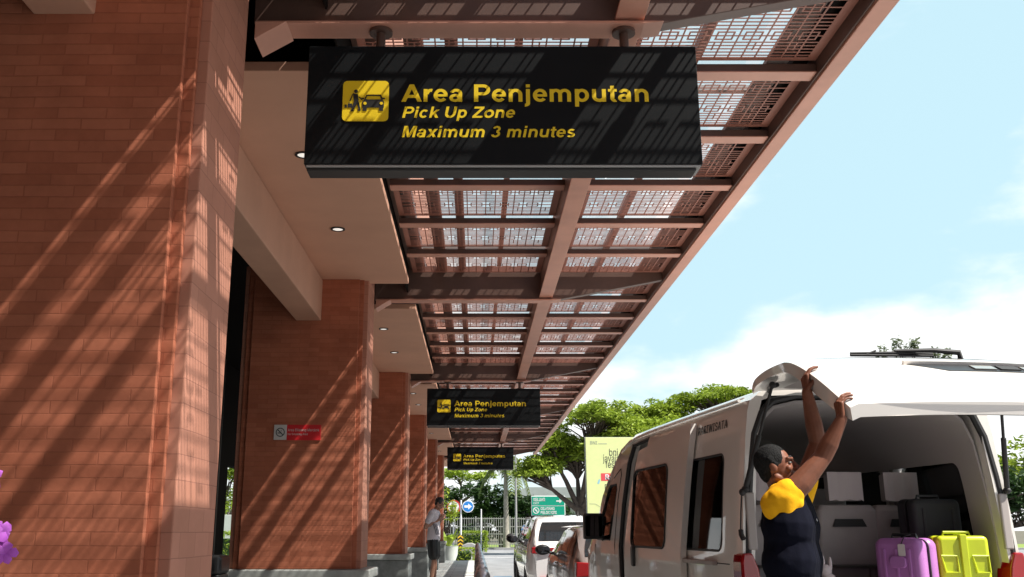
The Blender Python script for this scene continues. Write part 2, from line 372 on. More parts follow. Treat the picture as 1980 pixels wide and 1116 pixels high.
GLY = {  # bold grotesque capitals and lower case drawn as strokes; cap height 1: r rect, p polygon, o arc (cx, cz, rx, rz, t, a0, a1)
'A': (1.0, 'p', [(0, 0), (.22, 0), (.615, 1), (.395, 1)], 'p', [(1.01, 0), (.79, 0), (.395, 1), (.615, 1)], 'r', (.2, .8, .22, .39)),
'r': (.54, 'r', (.09, .285, 0, .73), 'o', (.46, .40, .30, .345, .185, 75, 172)),
'e': (.777, 'o', (.39, .365, .35, .38, .185, 0, 322), 'r', (.12, .735, .295, .43)),
'a': (.777, 'o', (.33, .215, .29, .23, .17, 0, 360), 'r', (.485, .675, 0, .50), 'o', (.37, .47, .305, .275, .175, 0, 162)),
'P': (.931, 'r', (.09, .30, 0, 1), 'r', (.295, .56, .83, 1), 'r', (.295, .56, .37, .54), 'o', (.555, .685, .335, .315, .19, -90, 90)),
'n': (.853, 'r', (.09, .285, 0, .73), 'o', (.43, .41, .335, .335, .195, 0, 155), 'r', (.57, .765, 0, .415)),
'j': (.388, 'r', (.09, .285, -.09, .73), 'r', (.09, .285, .83, 1), 'o', (.04, -.085, .245, .2, .19, -95, 2)),
'm': (1.242, 'r', (.09, .285, 0, .73), 'o', (.40, .43, .30, .315, .19, 0, 155), 'r', (.51, .70, 0, .435), 'o', (.825, .43, .315, .315, .19, 0, 160), 'r', (.95, 1.14, 0, .435)),
'p': (.853, 'r', (.09, .285, -.28, .73), 'o', (.44, .365, .345, .38, .19, 0, 360)),
'u': (.853, 'r', (.57, .765, 0, .73), 'r', (.085, .28, .28, .73), 'o', (.43, .29, .345, .305, .195, 178, 335)),
't': (.465, 'r', (.13, .325, .17, .92), 'r', (.02, .45, .58, .73), 'o', (.34, .18, .21, .195, .18, 178, 300)),
'i': (.388, 'r', (.09, .285, 0, .73), 'r', (.09, .285, .83, 1)),
'c': (.777, 'o', (.39, .365, .35, .38, .19, 42, 318)),
'k': (.777, 'r', (.09, .285, 0, 1), 'p', [(.27, .20), (.27, .44), (.52, .73), (.76, .73)], 'p', [(.32, .36), (.47, .50), (.80, 0), (.56, 0)]),
'U': (1.0, 'r', (.09, .30, .38, 1), 'r', (.71, .92, .38, 1), 'o', (.505, .40, .415, .415, .21, 178, 362)),
'Z': (.853, 'r', (.04, .81, .83, 1), 'r', (.03, .83, 0, .17), 'p', [(.03, .165), (.55, .835), (.81, .835), (.29, .165)]),
'o': (.853, 'o', (.425, .365, .385, .38, .195, 0, 360)),
'M': (1.163, 'r', (.09, .28, 0, 1), 'r', (.88, 1.07, 0, 1), 'p', [(.14, 1), (.37, 1), (.67, 0), (.49, 0)], 'p', [(1.02, 1), (.79, 1), (.49, 0), (.67, 0)]),
'x': (.777, 'p', [(.02, .73), (.26, .73), (.76, 0), (.52, 0)], 'p', [(.52, .73), (.76, .73), (.26, 0), (.02, 0)]),
'3': (.777, 'o', (.37, .73, .30, .275, .18, -85, 165), 'o', (.37, .285, .34, .30, .185, -165, 85)),
's': (.777, 'o', (.37, .525, .29, .215, .165, 35, 272), 'o', (.38, .205, .31, .215, .165, -150, 92)), ' ': (.388,)}
def sign_text(body, cap, x0, z0, y, m, parent, width, shear=0.):
    total = sum(GLY[c][0] for c in body); kx = width / total; b = MB(); x = 0; i = 0
    def T(p): return (x0 + (x + p[0]) * kx + p[1] * shear * cap, z0 + p[1] * cap)
    for c in body:
        g = GLY[c]
        for kind, v in zip(g[1::2], g[2::2]):
            d = y - .0006 - .00003 * (i % 12); i += 1
            if kind == 'r': b.prism([T(p) for p in ((v[0], v[2]), (v[1], v[2]), (v[1], v[3]), (v[0], v[3]))], 'y', d, y)
            elif kind == 'p': b.prism([T(p) for p in v], 'y', d, y)
            else:
                cx, cz, rx, rz, t, a0, a1 = v; n = max(4, int((a1 - a0) / 14)); full = a1 - a0 >= 359
                vs = []; fs = []
                for k in range(n + (0 if full else 1)):
                    a = R(a0 + (a1 - a0) * k / n); vs += [(T((cx + rx * math.cos(a), cz + rz * math.sin(a)))), (T((cx + (rx - t) * math.cos(a), cz + (rz - t * .92) * math.sin(a))))]
                N2 = len(vs) // 2
                for k in range(n if full else n): q = (k + 1) % N2; fs.append((2 * k, 2 * q, 2 * q + 1, 2 * k + 1))
                b.add([(p[0], d, p[1]) for p in vs], fs)
        x += g[0]
    return b.build('lettering', m, parent, recalc=False)
FRONT = (R(90), 0, 0)      # lettering that faces the camera (-Y)

# ------------------------------------------------------------------ setting: ground, road, walkway
def sheet(name, x0, x1, y0, y1, z, m, kind='structure', h=None):
    b = MB()
    if h: b.box(x0, x1, y0, y1, z - h, z)
    else: b.add([(x0, y0, z), (x1, y0, z), (x1, y1, z), (x0, y1, z)], [(0, 1, 2, 3)])
    return tag(b.build(name, m, bevel=.015 if h else 0), kind=kind)
sheet('ground', -900, 900, -900, 1500, -.012, M['earth'])
sheet('road', .2, 40, -60, 65, 0, M['asphalt'])
sheet('cross_road', -40, .196, 36.2, 65, -.002, M['asphalt'])
sheet('walkway', -6.5, .02, -12, 36, .17, M['tile'], h=.16)
sheet('kerb', .024, .2, -12, 36, .172, M['kerb'], h=.17)
sheet('lawn', -60, 60, 65, 90, .004, M['grass'])
sheet('lawn_kerb', -60, 60, 64.7, 64.995, .12, M['kerb'], h=.12)
sheet('road_line', 3.9, 4.02, -30, 60, .004, M['paint'])
for y in (46, 52, 57): sheet('road_line', -14, 14, y, y + .35, .005, M['paint'])
sheet('bay_marking', .5, 1.0, 18, 27.5, .004, M['bluepaint'])

# ------------------------------------------------------------------ pillars
S = 6.0; PY0 = 3.63
def pillar():
    t = thing('brick_pillar', 'nearest terracotta brick pillar filling the left edge of the photo', 'pillar', (0, PY0, 0), group='brick pillars along the terminal front')
    b = MB(); b.box(-2.42, -1.125, 0, .57, .882, 3.95); b.build('shaft', M['brick_smooth'], t, bevel=.006)
    b = MB(); b.box(-2.37, -1.168, -.032, -.001, .883, 3.94); b.build('outer_panel', M['brick'], t, bevel=.004)
    b = MB(); b.box(-2.31, -1.213, -.064, -.033, .884, 3.93); b.build('inner_panel', M['brick'], t, bevel=.004)
    p = MB(); p.box(-2.47, -1.06, -.12, .66, .171, .79); pl = p.build('plinth', M['plinth'], t, bevel=.012)
    c = MB(); c.box(-2.51, -1.02, -.165, .70, .792, .88); c.build('cap', M['plinth_cap'], pl, bevel=.012)
    return t
P1 = pillar()
for k, lb in enumerate(['second brick pillar, carrying the red and white no smoking plate', 'third brick pillar, between the no smoking pillar and the standing man',
                        'fourth brick pillar, right behind the standing man in shorts', 'fifth brick pillar, just past the standing man in shorts',
                        'farthest and smallest brick pillar, at the end of the walkway'], 1):
    dup(P1, loc=(0, PY0 + S * k, 0), label=lb)

# ------------------------------------------------------------------ terminal building (soffits, beams, interior)
tb = thing('terminal_building', 'terracotta terminal building with flat soffit and dark entrance hall', 'building')
SZ = 3.79
for k in range(-2, 6):
    b = MB(); b.box(-1.62, -.715, 4.93 + S * k, 9.75 + S * k, SZ, SZ + .06); b.build('soffit', M['soffit'], tb, bevel=.004)
b = MB(); b.box(-.777, -.765, -9.5, 37, 3.853, 4.318); b.build('light_block_board', M['dark'], tb)  # added plate, keeps sun out of the gaps between the soffits
b = MB(); b.box(-1.86, -1.60, -9, 36.5, 3.35, 3.787); b.build('downstand_beam', M['beamconc'], tb, bevel=.008)
b = MB(); b.box(-5.3, -.78, -45, 37, 4.32, 4.6); b.build('roof_slab', M['dark'], tb)
b = MB(); b.box(-1.5, -.9, -45, 37, 4.602, 7.2); b.build('upper_wall', M['brick_smooth'], tb)
b = MB()
for y0, y1 in ((-9, 18.22), (21.2, 37)): b.box(-4.9, -4.7, y0, y1, .172, 4.31)
b.box(-4.9, -4.7, 18.22, 21.2, 2.45, 4.31)
b.build('hall_wall', M['dark'], tb)
b = MB(); b.box(-4.9, -1.3, -9.3, -9.0, .172, 4.31); b.build('end_wall', M['brick'], tb)
for k in range(-1, 6):
    for y in (5.2 + S * k, 7.4 + S * k): b = MB(); b.box(-4.66, -4.6, y, y + .08, .173, 4.3); b.build('mullion', M['black'], tb)
sheet('hall_floor', -4.69, -2.55, -8.9, 36, .176, M['darkfloor'])
# downlights, in pairs per bay
i = 0
dl0 = None
names = ['nearest', 'second', 'third', 'fourth', 'fifth', 'sixth', 'seventh', 'eighth', 'ninth', 'tenth']
for k in range(0, 5):
    for y in (6.17, 7.85):
        yy = y + S * k + (.0 if k == 0 else -.1)
        if i == 0: lab = 'round recessed downlight in the soffit, half hidden behind the nearest hanging sign'
        elif i == 1: lab = 'round recessed downlight in the soffit just below left of the nearest hanging sign'
        elif i < 4: lab = f'round recessed downlight in the soffit beyond the no smoking pillar, {"nearer" if i == 2 else "farther"} of the two'
        else: lab = f'{names[i]} small round downlight from the camera along the receding soffit'
        if dl0 is None:
            dl0 = thing('ceiling_downlight', lab, 'ceiling light', (-1.2, yy, SZ), group='downlights in the soffit'); dl0.scale = (.72, .72, 1)
            b = MB(); b.lathe([(.066, -.001), (.085, -.001), (.088, -.008), (.064, -.010), (.062, -.001)], n=24); b.build('trim_ring', M['black'], dl0, smooth=True)
            b = MB(); b.lathe([(.001, -.006), (.061, -.005), (.061, -.002), (.001, -.002)], n=24); b.build('lens', M['lampglow'], dl0)
        else: dup(dl0, loc=(-1.2, yy, SZ), label=lab)
        i += 1

# ------------------------------------------------------------------ canopy
cp = thing('canopy', 'terracotta steel canopy with fretwork lattice panels jutting from the terminal', 'canopy')
BY = 4.42; XO = 2.13; CX0, CX1 = .715, .865
beam_mb = MB()
beam_mb.prism([(-1.14, 3.772), (.95, 3.772), (2.12, 4.0), (2.12, 4.16), (-1.14, 4.16)], 'y', -.045, .045)
beam0 = beam_mb.build('cross_beam', M['steel'], cp, bevel=.004); beam0.location = (0, BY, 0)
fl = MB(); fl.prism([(-1.12, 0), (.86, 0), (.96, .012), (.96, .016), (-1.12, .016)], 'y', -.078, .078); fo = fl.build('flange', M['steel_pink_lit'], beam0, bevel=.003); fo.location = (0, 0, 3.754)
hn = MB(); hn.prism([(-1.12, 3.655), (-.96, 3.753), (-1.12, 3.753)], 'y', -.10, .10); hn.build('haunch', M['steel_pink_lit'], beam0, bevel=.003)
for k in (-1, 1, 2, 3, 4, 5): dup(beam0, cp, (0, BY + S * k, 0))
lb_ = MB(); lb_.box(.735, .845, -4, 35.5, 3.808, 4.15); lo = lb_.build('long_beam', M['steel'], cp, bevel=.003)
lf = MB(); lf.box(CX0, CX1, -4, 35.5, 3.79, 3.806); lf.build('flange', M['steel_pink_lit'], lo, bevel=.003)
fa = MB(); fa.box(XO, XO + .115, -4, 35.6, 3.965, 4.23); fa.build('fascia', M['steel_pink_lit'], cp, bevel=.006)
fb = MB(); fb.box(XO - .012, XO - .002, -4, 35.6, 3.985, 4.23); fb.build('fascia_liner', M['steel'], cp)
ed = MB(); ed.box(-.76, -.57, -4, 35.5, 4.13, 4.2); ed.build('shadow_edge_rail', M['steel'], cp, bevel=.004)  # added above the lattice to set where the pillar shadow starts
pu = MB()
for xa, xb in ((-.712, .735), (.845, XO - .013)): pu.box(xa, xb, -.055, .055, 4.012, 4.062); pu.box(xa, xb - .001, -.060, .060, 4.004, 4.0115, 1)  # bottom strip wears the bounce-lit colour
pu0 = pu.build('purlin', [M['steel'], M['steel_pink_lit']], cp); pu0.location = (0, BY + 1, 0)
for k in range(-6, 31):
    if k % 6 == 0 or k == 1: continue
    dup(pu0, cp, (0, BY + k, 0))
def lattice(x0, x1, flip):
    b = MB(); y0, y1 = .08, .92; z = 0; t = .0025
    wd = .0095
    b.box(x0, x1, y0 - .02, y0 + .02, -t, t); b.box(x0, x1, y1 - .02, y1 + .02, -t, t)
    b.box(x0, x0 + .05, y0, y1, -t + .001, t - .001); b.box(x1 - .06, x1, y0, y1, -t + .001, t - .001)
    nx = round((x1 - x0 - .11) / .082); px = (x1 - x0 - .11) / nx
    xs = [x0 + .05 + px * i for i in range(1, nx)]
    rows = [.125, .165, .205, .245, .40, .44, .48, .52, .56, .715, .755, .795, .835, .875]
    for y in rows: b.box(x0 + .04, x1 - .05, y - wd / 2, y + wd / 2, -t * .8, t * .8)
    mids = [.322, .638]
    for y in mids: b.box(x0 + .04, x1 - .05, y - wd / 2, y + wd / 2, -t * .8, t * .8)
    for i, x in enumerate(xs):
        b.box(x - wd / 2, x + wd / 2, y0, y1, -t * .7, t * .7)
        for j, y in enumerate(mids):
            if (i + j + flip) % 2 == 0:
                a, c = px * .58, .042
                for yy in (y - c, y + c): b.box(x - a, x + a, yy - wd / 2, yy + wd / 2, -t * .9, t * .9)
                for xx in (x - a, x + a): b.box(xx - wd / 2, xx + wd / 2, y - c - wd / 2, y + c + wd / 2, -t * .9, t * .9)
    for i in range(0, nx, 3):
        x = x0 + .05 + px * (i + .5); b.box(x - wd / 2, x + wd / 2, .15, .24, -t * .6, t * .6); b.box(x - wd / 2, x + wd / 2, .72, .81, -t * .6, t * .6)
    o = b.build('lattice_panel', M['lattice'], cp); return o
pa, pb = lattice(-.712, .735, 0), lattice(.845, XO - .014, 1)
first = True
for k in range(-6, 31):
    for o in (pa, pb):
        if first: o.location = (0, BY + k, 4.085)
        else: dup(o, cp, (0, BY + k, 4.085))
    first = False
gr = MB()
for x, wdt in ((.28, .05), (1.05, .04), (1.47, .05)): gr.box(x - wdt / 2, x + wdt / 2, -4, 35.5, 4.30, 4.36)
gr.build('glazing_bar', M['steel'], cp)
for xa, xb in ((-.44, -.32), (-.19, -.11), (1.84, 1.975)):
    b = MB(); b.box(xa, xb, -4, 35.5, 4.115, 4.15); b.build('cover_strip', M['steel'], cp, bevel=.002)
b = MB(); b.box(2.015, 2.11, -4, 35.5, 4.13, 4.2); b.build('gutter', M['dark'], cp)
b = MB(); b.box(-.78, XO + .115, -45, -4.05, 4.0, 4.3); b.build('rear_roof_blocker', M['steel'], cp)  # unseen solid stretch behind the camera, added to block sky and sun
for k in range(-6, 31, 2): gc = MB(); gc.box(-.7, XO + .1, BY + k - .05, BY + k, 4.38, 4.42); gc.build('glazing_crossbar', M['galv'], cp)
gl = MB(); gl.add([(-.78, -4, 4.55), (XO + .2, -4, 4.53), (XO + .2, 35.5, 4.53), (-.78, 35.5, 4.55)], [(0, 1, 2, 3)]); gl.build('roof_glass', M['roofglass'], cp)

# ------------------------------------------------------------------ hanging signs
def pickup_sign():
    t = thing('hanging_sign', 'nearest and largest black hanging sign with yellow pick up zone lettering', 'sign', (0, BY, 0), group='pick up zone signs under the canopy')
    x0, x1, z0, z1 = -.845, 1.115, 2.99, 3.63
    b = MB(); b.box(x0, x1, -.07, .07, z0, z1); bd = b.build('panel', M['signblack'], t, bevel=.004)
    b = MB(); b.box(x0 + .01, x1 - .01, -.066, .062, z0 - .012, z0 - .001); b.build('bottom_rail', M['galv'], t, bevel=.003)
    b = MB(); b.box(x0 + .012, x1 - .03, -.055, .055, z0 - .027, z0 - .0125); b.build('light_tray', M['black'], t, bevel=.004)
    for x in (-.49, .765):
        b = MB(); b.tube([(x, 0, z1), (x, 0, 3.752)], .024, 12); b.lathe([(.06, 3.735), (.06, 3.752)], (x, 0, 0), 16); b.box(x - .045, x + .045, -.03, .03, z1, z1 + .012); h = b.build('hanger', M['steel'], t, smooth=True)
    # pictogram
    ic = MB(); ic.prism(rrect(-.665, -.435, 3.217, 3.435, .022), 'y', -.0735, -.0701); pic = ic.build('pictogram_plate', M['signyellow'], t)
    g = MB(); y0, y1 = -.0765, -.0737
    def P(pts): g.prism([(-.665 + x * .23, 3.217 + z * .218) for x, z in pts], 'y', y0, y1)
    def circ(x, z, r, n=14): return [(x + r * math.cos(2 * math.pi * i / n), z + r * 1.05 * math.sin(2 * math.pi * i / n)) for i in range(n)]
    P([(.43, .33), (.43, .47), (.47, .53), (.86, .53), (.90, .47), (.90, .33)])           # car body
    for a in ([(.47, .533), (.515, .65), (.545, .65), (.50, .533)], [(.515, .62), (.515, .65), (.83, .65), (.83, .62)], [(.80, .65), (.83, .65), (.88, .533), (.84, .533)]): P(a)
    P([(.445, .25), (.445, .329), (.53, .329), (.53, .25)]); P([(.80, .25), (.80, .329), (.885, .329), (.885, .25)])
    P([(.41, .54), (.41, .57), (.465, .57), (.465, .54)]); P([(.865, .54), (.865, .57), (.92, .57), (.92, .54)])
    P(circ(.285, .735, .042)); P([(.22, .685), (.33, .66), (.35, .47), (.25, .47)]); P([(.21, .67), (.225, .68), (.18, .5), (.15, .5)])
    P([(.335, .60), (.36, .60), (.43, .535), (.43, .505)]); P([(.25, .466), (.33, .466), (.24, .26), (.19, .26)]); P([(.30, .466), (.355, .466), (.40, .28), (.355, .28)])
    P([(.34, .25), (.34, .279), (.40, .279), (.40, .25)]); P([(.18, .235), (.18, .259), (.25, .259), (.25, .235)])
    P([(.12, .33), (.12, .43), (.215, .43), (.215, .33)]); P([(.05, .33), (.05, .40), (.10, .40), (.10, .33)]); P([(.14, .433), (.14, .47), (.15, .47), (.15, .433)])
    gg = g.build('pictogram', M['black'], pic)
    hl = MB()
    for x in (.49, .845): hl.prism([(-.665 + a * .23, 3.217 + c * .218) for a, c in circ(x, .43, .035)], 'y', -.0785, -.0766)
    hl.build('pictogram_headlight', M['signyellow'], gg)
    sign_text('Area Penjemputan', .094, -.372, 3.323, -.0701, M['signyellow'], t, 1.245)
    sign_text('Pick Up Zone', .060, -.372, 3.236, -.0701, M['signyellow'], t, .565, .21)
    sign_text('Maximum 3 minutes', .060, -.372, 3.132, -.0701, M['signyellow'], t, .865, .21)
    return t
s1 = pickup_sign()
dup(s1, loc=(0, BY + 12, 0), label='middle of the three black hanging pick up zone signs')
dup(s1, loc=(0, BY + 24, 0), label='farthest and smallest black hanging pick up zone sign')

# no smoking plate on pillar two
t = thing('no_smoking_sign', 'red and white no smoking plate on the second brick pillar', 'sign', (0, PY0 + S - .066, 0))
X0, X1, ZA, ZB = -2.025, -1.555, 2.125, 2.275
b = MB(); b.box(X0, X0 + .128, -.010, 0, ZA, ZB); pw = b.build('white_plate', M['signgrey'], t, bevel=.002)
b = MB(); b.box(X0 + .1285, X1, -.009, 0, ZA - .004, ZB); pr = b.build('red_plate', M['signred'], t, bevel=.002)
b = MB(); cx, cz = X0 + .064, (ZA + ZB) / 2
def ringfaces(b, cx, cz, r0, r1, ya, yb, n=24):
    for i in range(n):
        a, c = 2 * math.pi * i / n, 2 * math.pi * (i + 1) / n
        b.prism([(cx + r0 * math.cos(a), cz + r0 * math.sin(a)), (cx + r1 * math.cos(a), cz + r1 * math.sin(a)), (cx + r1 * math.cos(c), cz + r1 * math.sin(c)), (cx + r0 * math.cos(c), cz + r0 * math.sin(c))], 'y', ya, yb)
ringfaces(b, cx, cz, .036, .045, -.0125, -.0101)
b.prism([(cx - .030, cz + .022), (cx - .024, cz + .030), (cx + .030, cz - .022), (cx + .024, cz - .030)], 'y', -.0128, -.0101)
b.prism([(cx - .027, cz - .012), (cx - .027, cz - .003), (cx + .014, cz - .003), (cx + .014, cz - .012)], 'y', -.0122, -.0101)
b.prism([(cx + .004, cz + .008), (cx + .008, cz + .024), (cx + .013, cz + .024), (cx + .009, cz + .008)], 'y', -.0122, -.0101)
b.build('symbol', M['ink'], pw)
text('Area Dilarang Merokok', .036, (X0 + .138, -.0092, ZA + .085), FRONT, M['signgrey'], pr, width=.315, ext=.001)
text('No Smoking Area', .028, (X0 + .138, -.0092, ZA + .047), FRONT, M['signgrey'], pr, width=.20, ext=.001)

# ------------------------------------------------------------------ bollards
labs = ['nearest', 'second nearest', 'third nearest', 'fourth nearest', 'fifth nearest', 'sixth nearest', 'seventh nearest', 'eighth nearest', 'ninth nearest', 'tenth nearest', 'eleventh nearest', 'farthest']
bo = None
for i in range(12):
    y = 8.6 + 1.55 * i
    lab = f'{labs[i]} polished steel bollard in the row on the kerb'
    if bo is None:
        bo = thing('bollard', lab, 'bollard', (.055, y, .172), group='steel bollards along the kerb')
        b = MB(); b.lathe([(.075, .0), (.075, .66), (.068, .705), (.048, .74), (.02, .757), (.001, .76)], n=20); b.build('post', M['steelpost'], bo, smooth=True)
        b = MB(); b.lathe([(.11, 0.001), (.11, .012), (.0765, .015), (.0765, .001)], n=20); b.build('base_ring', M['steelpost'], bo, smooth=True)
        b = MB(); b.lathe([(.0765, .50), (.0772, .505), (.0772, .595), (.0765, .60)], n=20); b.build('band', M['rubber'], bo, smooth=True)
    else: dup(bo, loc=(.055, y, .172), label=lab)
#@@VEHICLES
# ------------------------------------------------------------------ the van (local: x right, y forward, origin on the ground under the tail)
VA = R(6.6); VO = Vector((2.808, 6.618, 0))
van = thing('van', 'white high roof passenger van with open tailgate parked at the right', 'van', VO, VA); van.scale.x = 1.08
HALF = [(.80, .32), (.925, .42), (.945, .70), (.945, 1.05), (.930, 1.25), (.900, 1.60), (.868, 1.90), (.845, 2.06), (.822, 2.135), (.800, 2.145), (.76, 2.19), (.66, 2.235), (.42, 2.27), (.15, 2.285)]
def van_ring(u, H, ws=1., inset=0., zf=None):
    pts = []
    for v, z in HALF:
        vv = v * ws - inset; zz = z
        if zf is not None: zz = max(zz, zf + .0005 * len(pts))
        h = H - inset
        if zz > h - .02 * (1 - v):
            zz = h - .03 * (v / .95) ** 2 + .0008 * len(pts)
        pts.append((vv, u, zz))
    return pts + [(-x, y, z) for x, y, z in reversed(pts)]
ST = [(.12, 2.25, .985), (.20, 2.285, 1), (1.2, 2.285, 1), (2.4, 2.28, 1), (2.9, 2.255, 1), (3.2, 2.20, .992), (3.5, 2.10, .982), (3.75, 1.98, .972), (4.0, 1.83, .962), (4.25, 1.64, .95), (4.5, 1.42, .938), (4.72, 1.24, .925), (4.9, 1.13, .91), (5.1, 1.05, .89), (5.2, .9, .86)]
def wsu(u): return float(np.interp(u, [q[0] for q in ST], [q[2] for q in ST]))
def Hu(u): return float(np.interp(u, [q[0] for q in ST], [q[1] for q in ST]))
b = MB(); b.loft([van_ring(u, H, ws) for u, H, ws in ST]); body = b.build('body', M['vanpaint'], van)
def tmp(bd): return bd.build('cutter', M['vanpaint'], van)
cs = []
b = MB(); b.loft([van_ring(u, H, ws, .065, .62) for u, H, ws in [(-.3, 2.22, .96), (.22, 2.25, .97), (1.2, 2.25, .985), (2.9, 2.21, .985), (3.2, 2.15, .98), (3.5, 2.04, .965), (3.75, 1.91, .955), (4.0, 1.75, .945), (4.25, 1.54, .935), (4.45, 1.36, .925)]]); cs.append(tmp(b))
WIN = {'rear': rrect(.47, 1.40, 1.105, 1.79, .07), 'mid': rrect(1.60, 2.62, 1.105, 1.79, .08)}
GAP = [(2.74, .55), (3.32, .55), (3.33, 1.1), (3.27, 1.5), (3.15, 1.9), (3.02, 2.07), (2.45, 2.09), (2.50, 1.9), (2.62, 1.2)]
FRW = [(3.56, 1.71), (3.86, 1.71), (3.94, 1.67), (4.43, 1.19), (4.40, 1.15), (3.74, 1.15), (3.70, 1.2), (3.52, 1.66)]
b = MB(); b.prism([(p[0], p[1]) for p in WIN['rear']], 'x', -1.2, 1.2); cs.append(tmp(b))
b = MB(); b.prism(rrect(1.60, 3.05, 1.105, 1.79, .08), 'x', .3, 1.2); cs.append(tmp(b))
b = MB(); b.prism(GAP, 'x', -1.2, -.3); cs.append(tmp(b))
b = MB(); b.prism(FRW, 'x', -1.2, 1.2); cs.append(tmp(b))
wsc = [3.78 + .085 * i for i in range(11)]
b = MB(); b.prism([(u, Hu(u) - .12) for u in wsc] + [(u, Hu(u) + .15) for u in reversed(wsc)], 'x', -.70, .70); cs.append(tmp(b))
cut(body, cs)
body.data.materials.clear(); body.data.materials.append(M['vanpaint'])
me = body.data; me.shade_smooth(); me.set_sharp_from_angle(angle=R(32))
def sidev(z, ins=0.): return np.interp(z, [p[1] for p in HALF], [p[0] for p in HALF]) - ins
def van_side_patch(poly, side, off, name, m, parent, thick=.006, nz=8):
    # a panel that follows the side's tumblehome: fan of horizontal strips clipped to a convex polygon in (y, z)
    zs = [p[1] for p in poly]; z0, z1 = min(zs), max(zs); b = MB(); rows = []
    for i in range(nz + 1):
        z = z0 + (z1 - z0) * min(max(i / nz, .0005), .9995); ys = []
        for a, c in zip(poly, poly[1:] + poly[:1]):
            if (a[1] - z) * (c[1] - z) < 0: ys.append(a[0] + (c[0] - a[0]) * (z - a[1]) / (c[1] - a[1]))
        rows.append((z, min(ys), max(ys)))
    rings = []
    for z, ya, yb in rows:
        va, vb = sidev(z) * wsu(ya) + off, sidev(z) * wsu(yb) + off; rings.append([(side * va, ya, z), (side * vb, yb, z), (side * (vb - thick), yb, z), (side * (va - thick), ya, z)])
    b.loft(rings); return b.build(name, m, parent, smooth=True)
van_side_patch(WIN['rear'], -1, -.012, 'side_window', M['vanglass'], van)
van_side_patch(WIN['rear'], 1, -.012, 'side_window', M['vanglass'], van)
van_side_patch(rrect(1.60, 3.05, 1.105, 1.79, .08), 1, -.012, 'side_window', M['vanglass'], van)
for s in (-1, 1): van_side_patch(FRW, s, -.012, 'front_window', M['vanglass'], van)
b = MB(); b.bar((-.875, .93, 1.11), (-.84, .93, 1.79), .035, .03, (1, 0, 0)); b.build('window_divider', M['rubber'], van)
b = MB(); b.add([(x, u, Hu(u) - .03) for u in wsc for x in (-.71, .71)], [(2 * i, 2 * i + 1, 2 * i + 3, 2 * i + 2) for i in range(10)]); b.build('windscreen', M['vanglass'], van)
# sliding door, slid a little back and standing proud of the side
DO = [(1.20, .60), (2.88, .60), (2.84, 1.1), (2.72, 1.6), (2.54, 1.98), (2.46, 2.07), (1.10, 2.075), (1.08, 2.04), (1.14, 1.6), (1.20, 1.1)]
door = van_side_patch(DO, -1, .055, 'sliding_door', M['vanpaint'], van, .045, 14)
b = MB(); b.prism(WIN['mid'], 'x', -1.4, -.5); cut(door, [tmp(b)])
door.data.materials.clear(); door.data.materials.append(M['vanpaint']); door.data.shade_smooth(); door.data.set_sharp_from_angle(angle=R(32))
van_side_patch(WIN['mid'], -1, .050, 'door_window', M['vanglass'], door)
b = MB(); b.prism(rrect(2.47, 2.54, .93, 1.11, .03), 'x', -1.025, -.995); b.build('handle', M['plastic'], door, bevel=.006)
def seal(poly, off, r, name, parent, closed=True, m='rubber'):
    pts = [(-(sidev(z) * wsu(y) + off), y, z) for y, z in poly]
    if closed: pts = pts + [pts[0]]
    b = MB(); b.tube(pts, r, 6); return b.build(name, M[m], parent, smooth=True)
seal(WIN['mid'], .056, .010, 'window_seal', door); seal(WIN['rear'], -.004, .010, 'window_seal', van); seal(FRW, -.004, .010, 'window_seal', van)
seal(GAP, -.02, .022, 'door_seal', van)
seal([(3.46, .55), (3.50, 1.1), (3.44, 1.55), (3.36, 1.80), (3.40, 1.86), (3.70, 1.78)], .001, .005, 'front_door_seam', van, False)
seal([(4.55, .6), (4.50, 1.10)], .001, .005, 'front_door_seam', van, False)
seal([(.32, 1.02), (1.15, 1.02)], .001, .004, 'body_crease', van, False)
seal([(.30, .72), (1.15, .72)], .001, .004, 'body_crease', van, False)
b = MB(); b.box(-.985, -.947, .55, 1.3, 1.005, 1.035); b.build('door_rail', M['trim'], van, bevel=.004)
b = MB()
b.tube([(-.845, .22, 2.142), (-.845, 1.2, 2.142), (-.845, 2.4, 2.138), (-.842, 2.9, 2.125), (-.838, 3.2, 2.09), (-.832, 3.45, 2.03)], .012, 6); b.build('roof_gutter', M['vanpaint'], van, smooth=True)
# swage lines of the high roof, side
b = MB(); b.tube([(-.80, .25, 2.165), (-.80, 2.4, 2.16), (-.795, 2.85, 2.15)], .006, 6); b.build('roof_seam', M['trim'], van, smooth=True)
text('PARIWISATA', .085, (-.863, 1.06, 1.975), (R(82), 0, R(-90)), M['ink'], van, width=.62, ext=.001, bold=.006, space=1.15)
# rear end: pillars' seal, lamps, floor, liner, struts
arch = [(-.905, .62), (-.905, 1.05), (-.89, 1.3), (-.855, 1.62), (-.81, 1.9), (-.75, 2.05), (-.66, 2.135), (-.5, 2.175), (0, 2.19)]
arch = arch + [(-x, z) for x, z in reversed(arch[:-1])]
b = MB(); b.tube([(x * .985, .135 + (.0), z) for x, z in arch], .026, 8); b.build('tailgate_seal', M['rubber'], van, smooth=True)
b = MB(); b.box(-.86, .86, .13, 4.3, .60, .635); b.build('load_floor', M['blackcase'], van)
lin = MB()
for s in (-1,):
    pts = [(x * .955, z * .985 + .005) for x, z in arch]
lin.loft([[(x * k, y, z) for x, z in pts] + [(x * k * .985, y, z - .02) for x, z in reversed(pts)] for y, k in ((.2, .985), (1.2, .985), (2.4, .985), (3.3, .955))])
liner = lin.build('headliner', M['liner'], van)
b1 = MB(); b1.prism(rrect(.44, 1.43, 1.09, 1.74, .07), 'x', -1.3, 1.3); b2 = MB(); b2.prism(rrect(1.5, 3.65, 1.09, 1.74, .07), 'x', -1.3, 1.3)
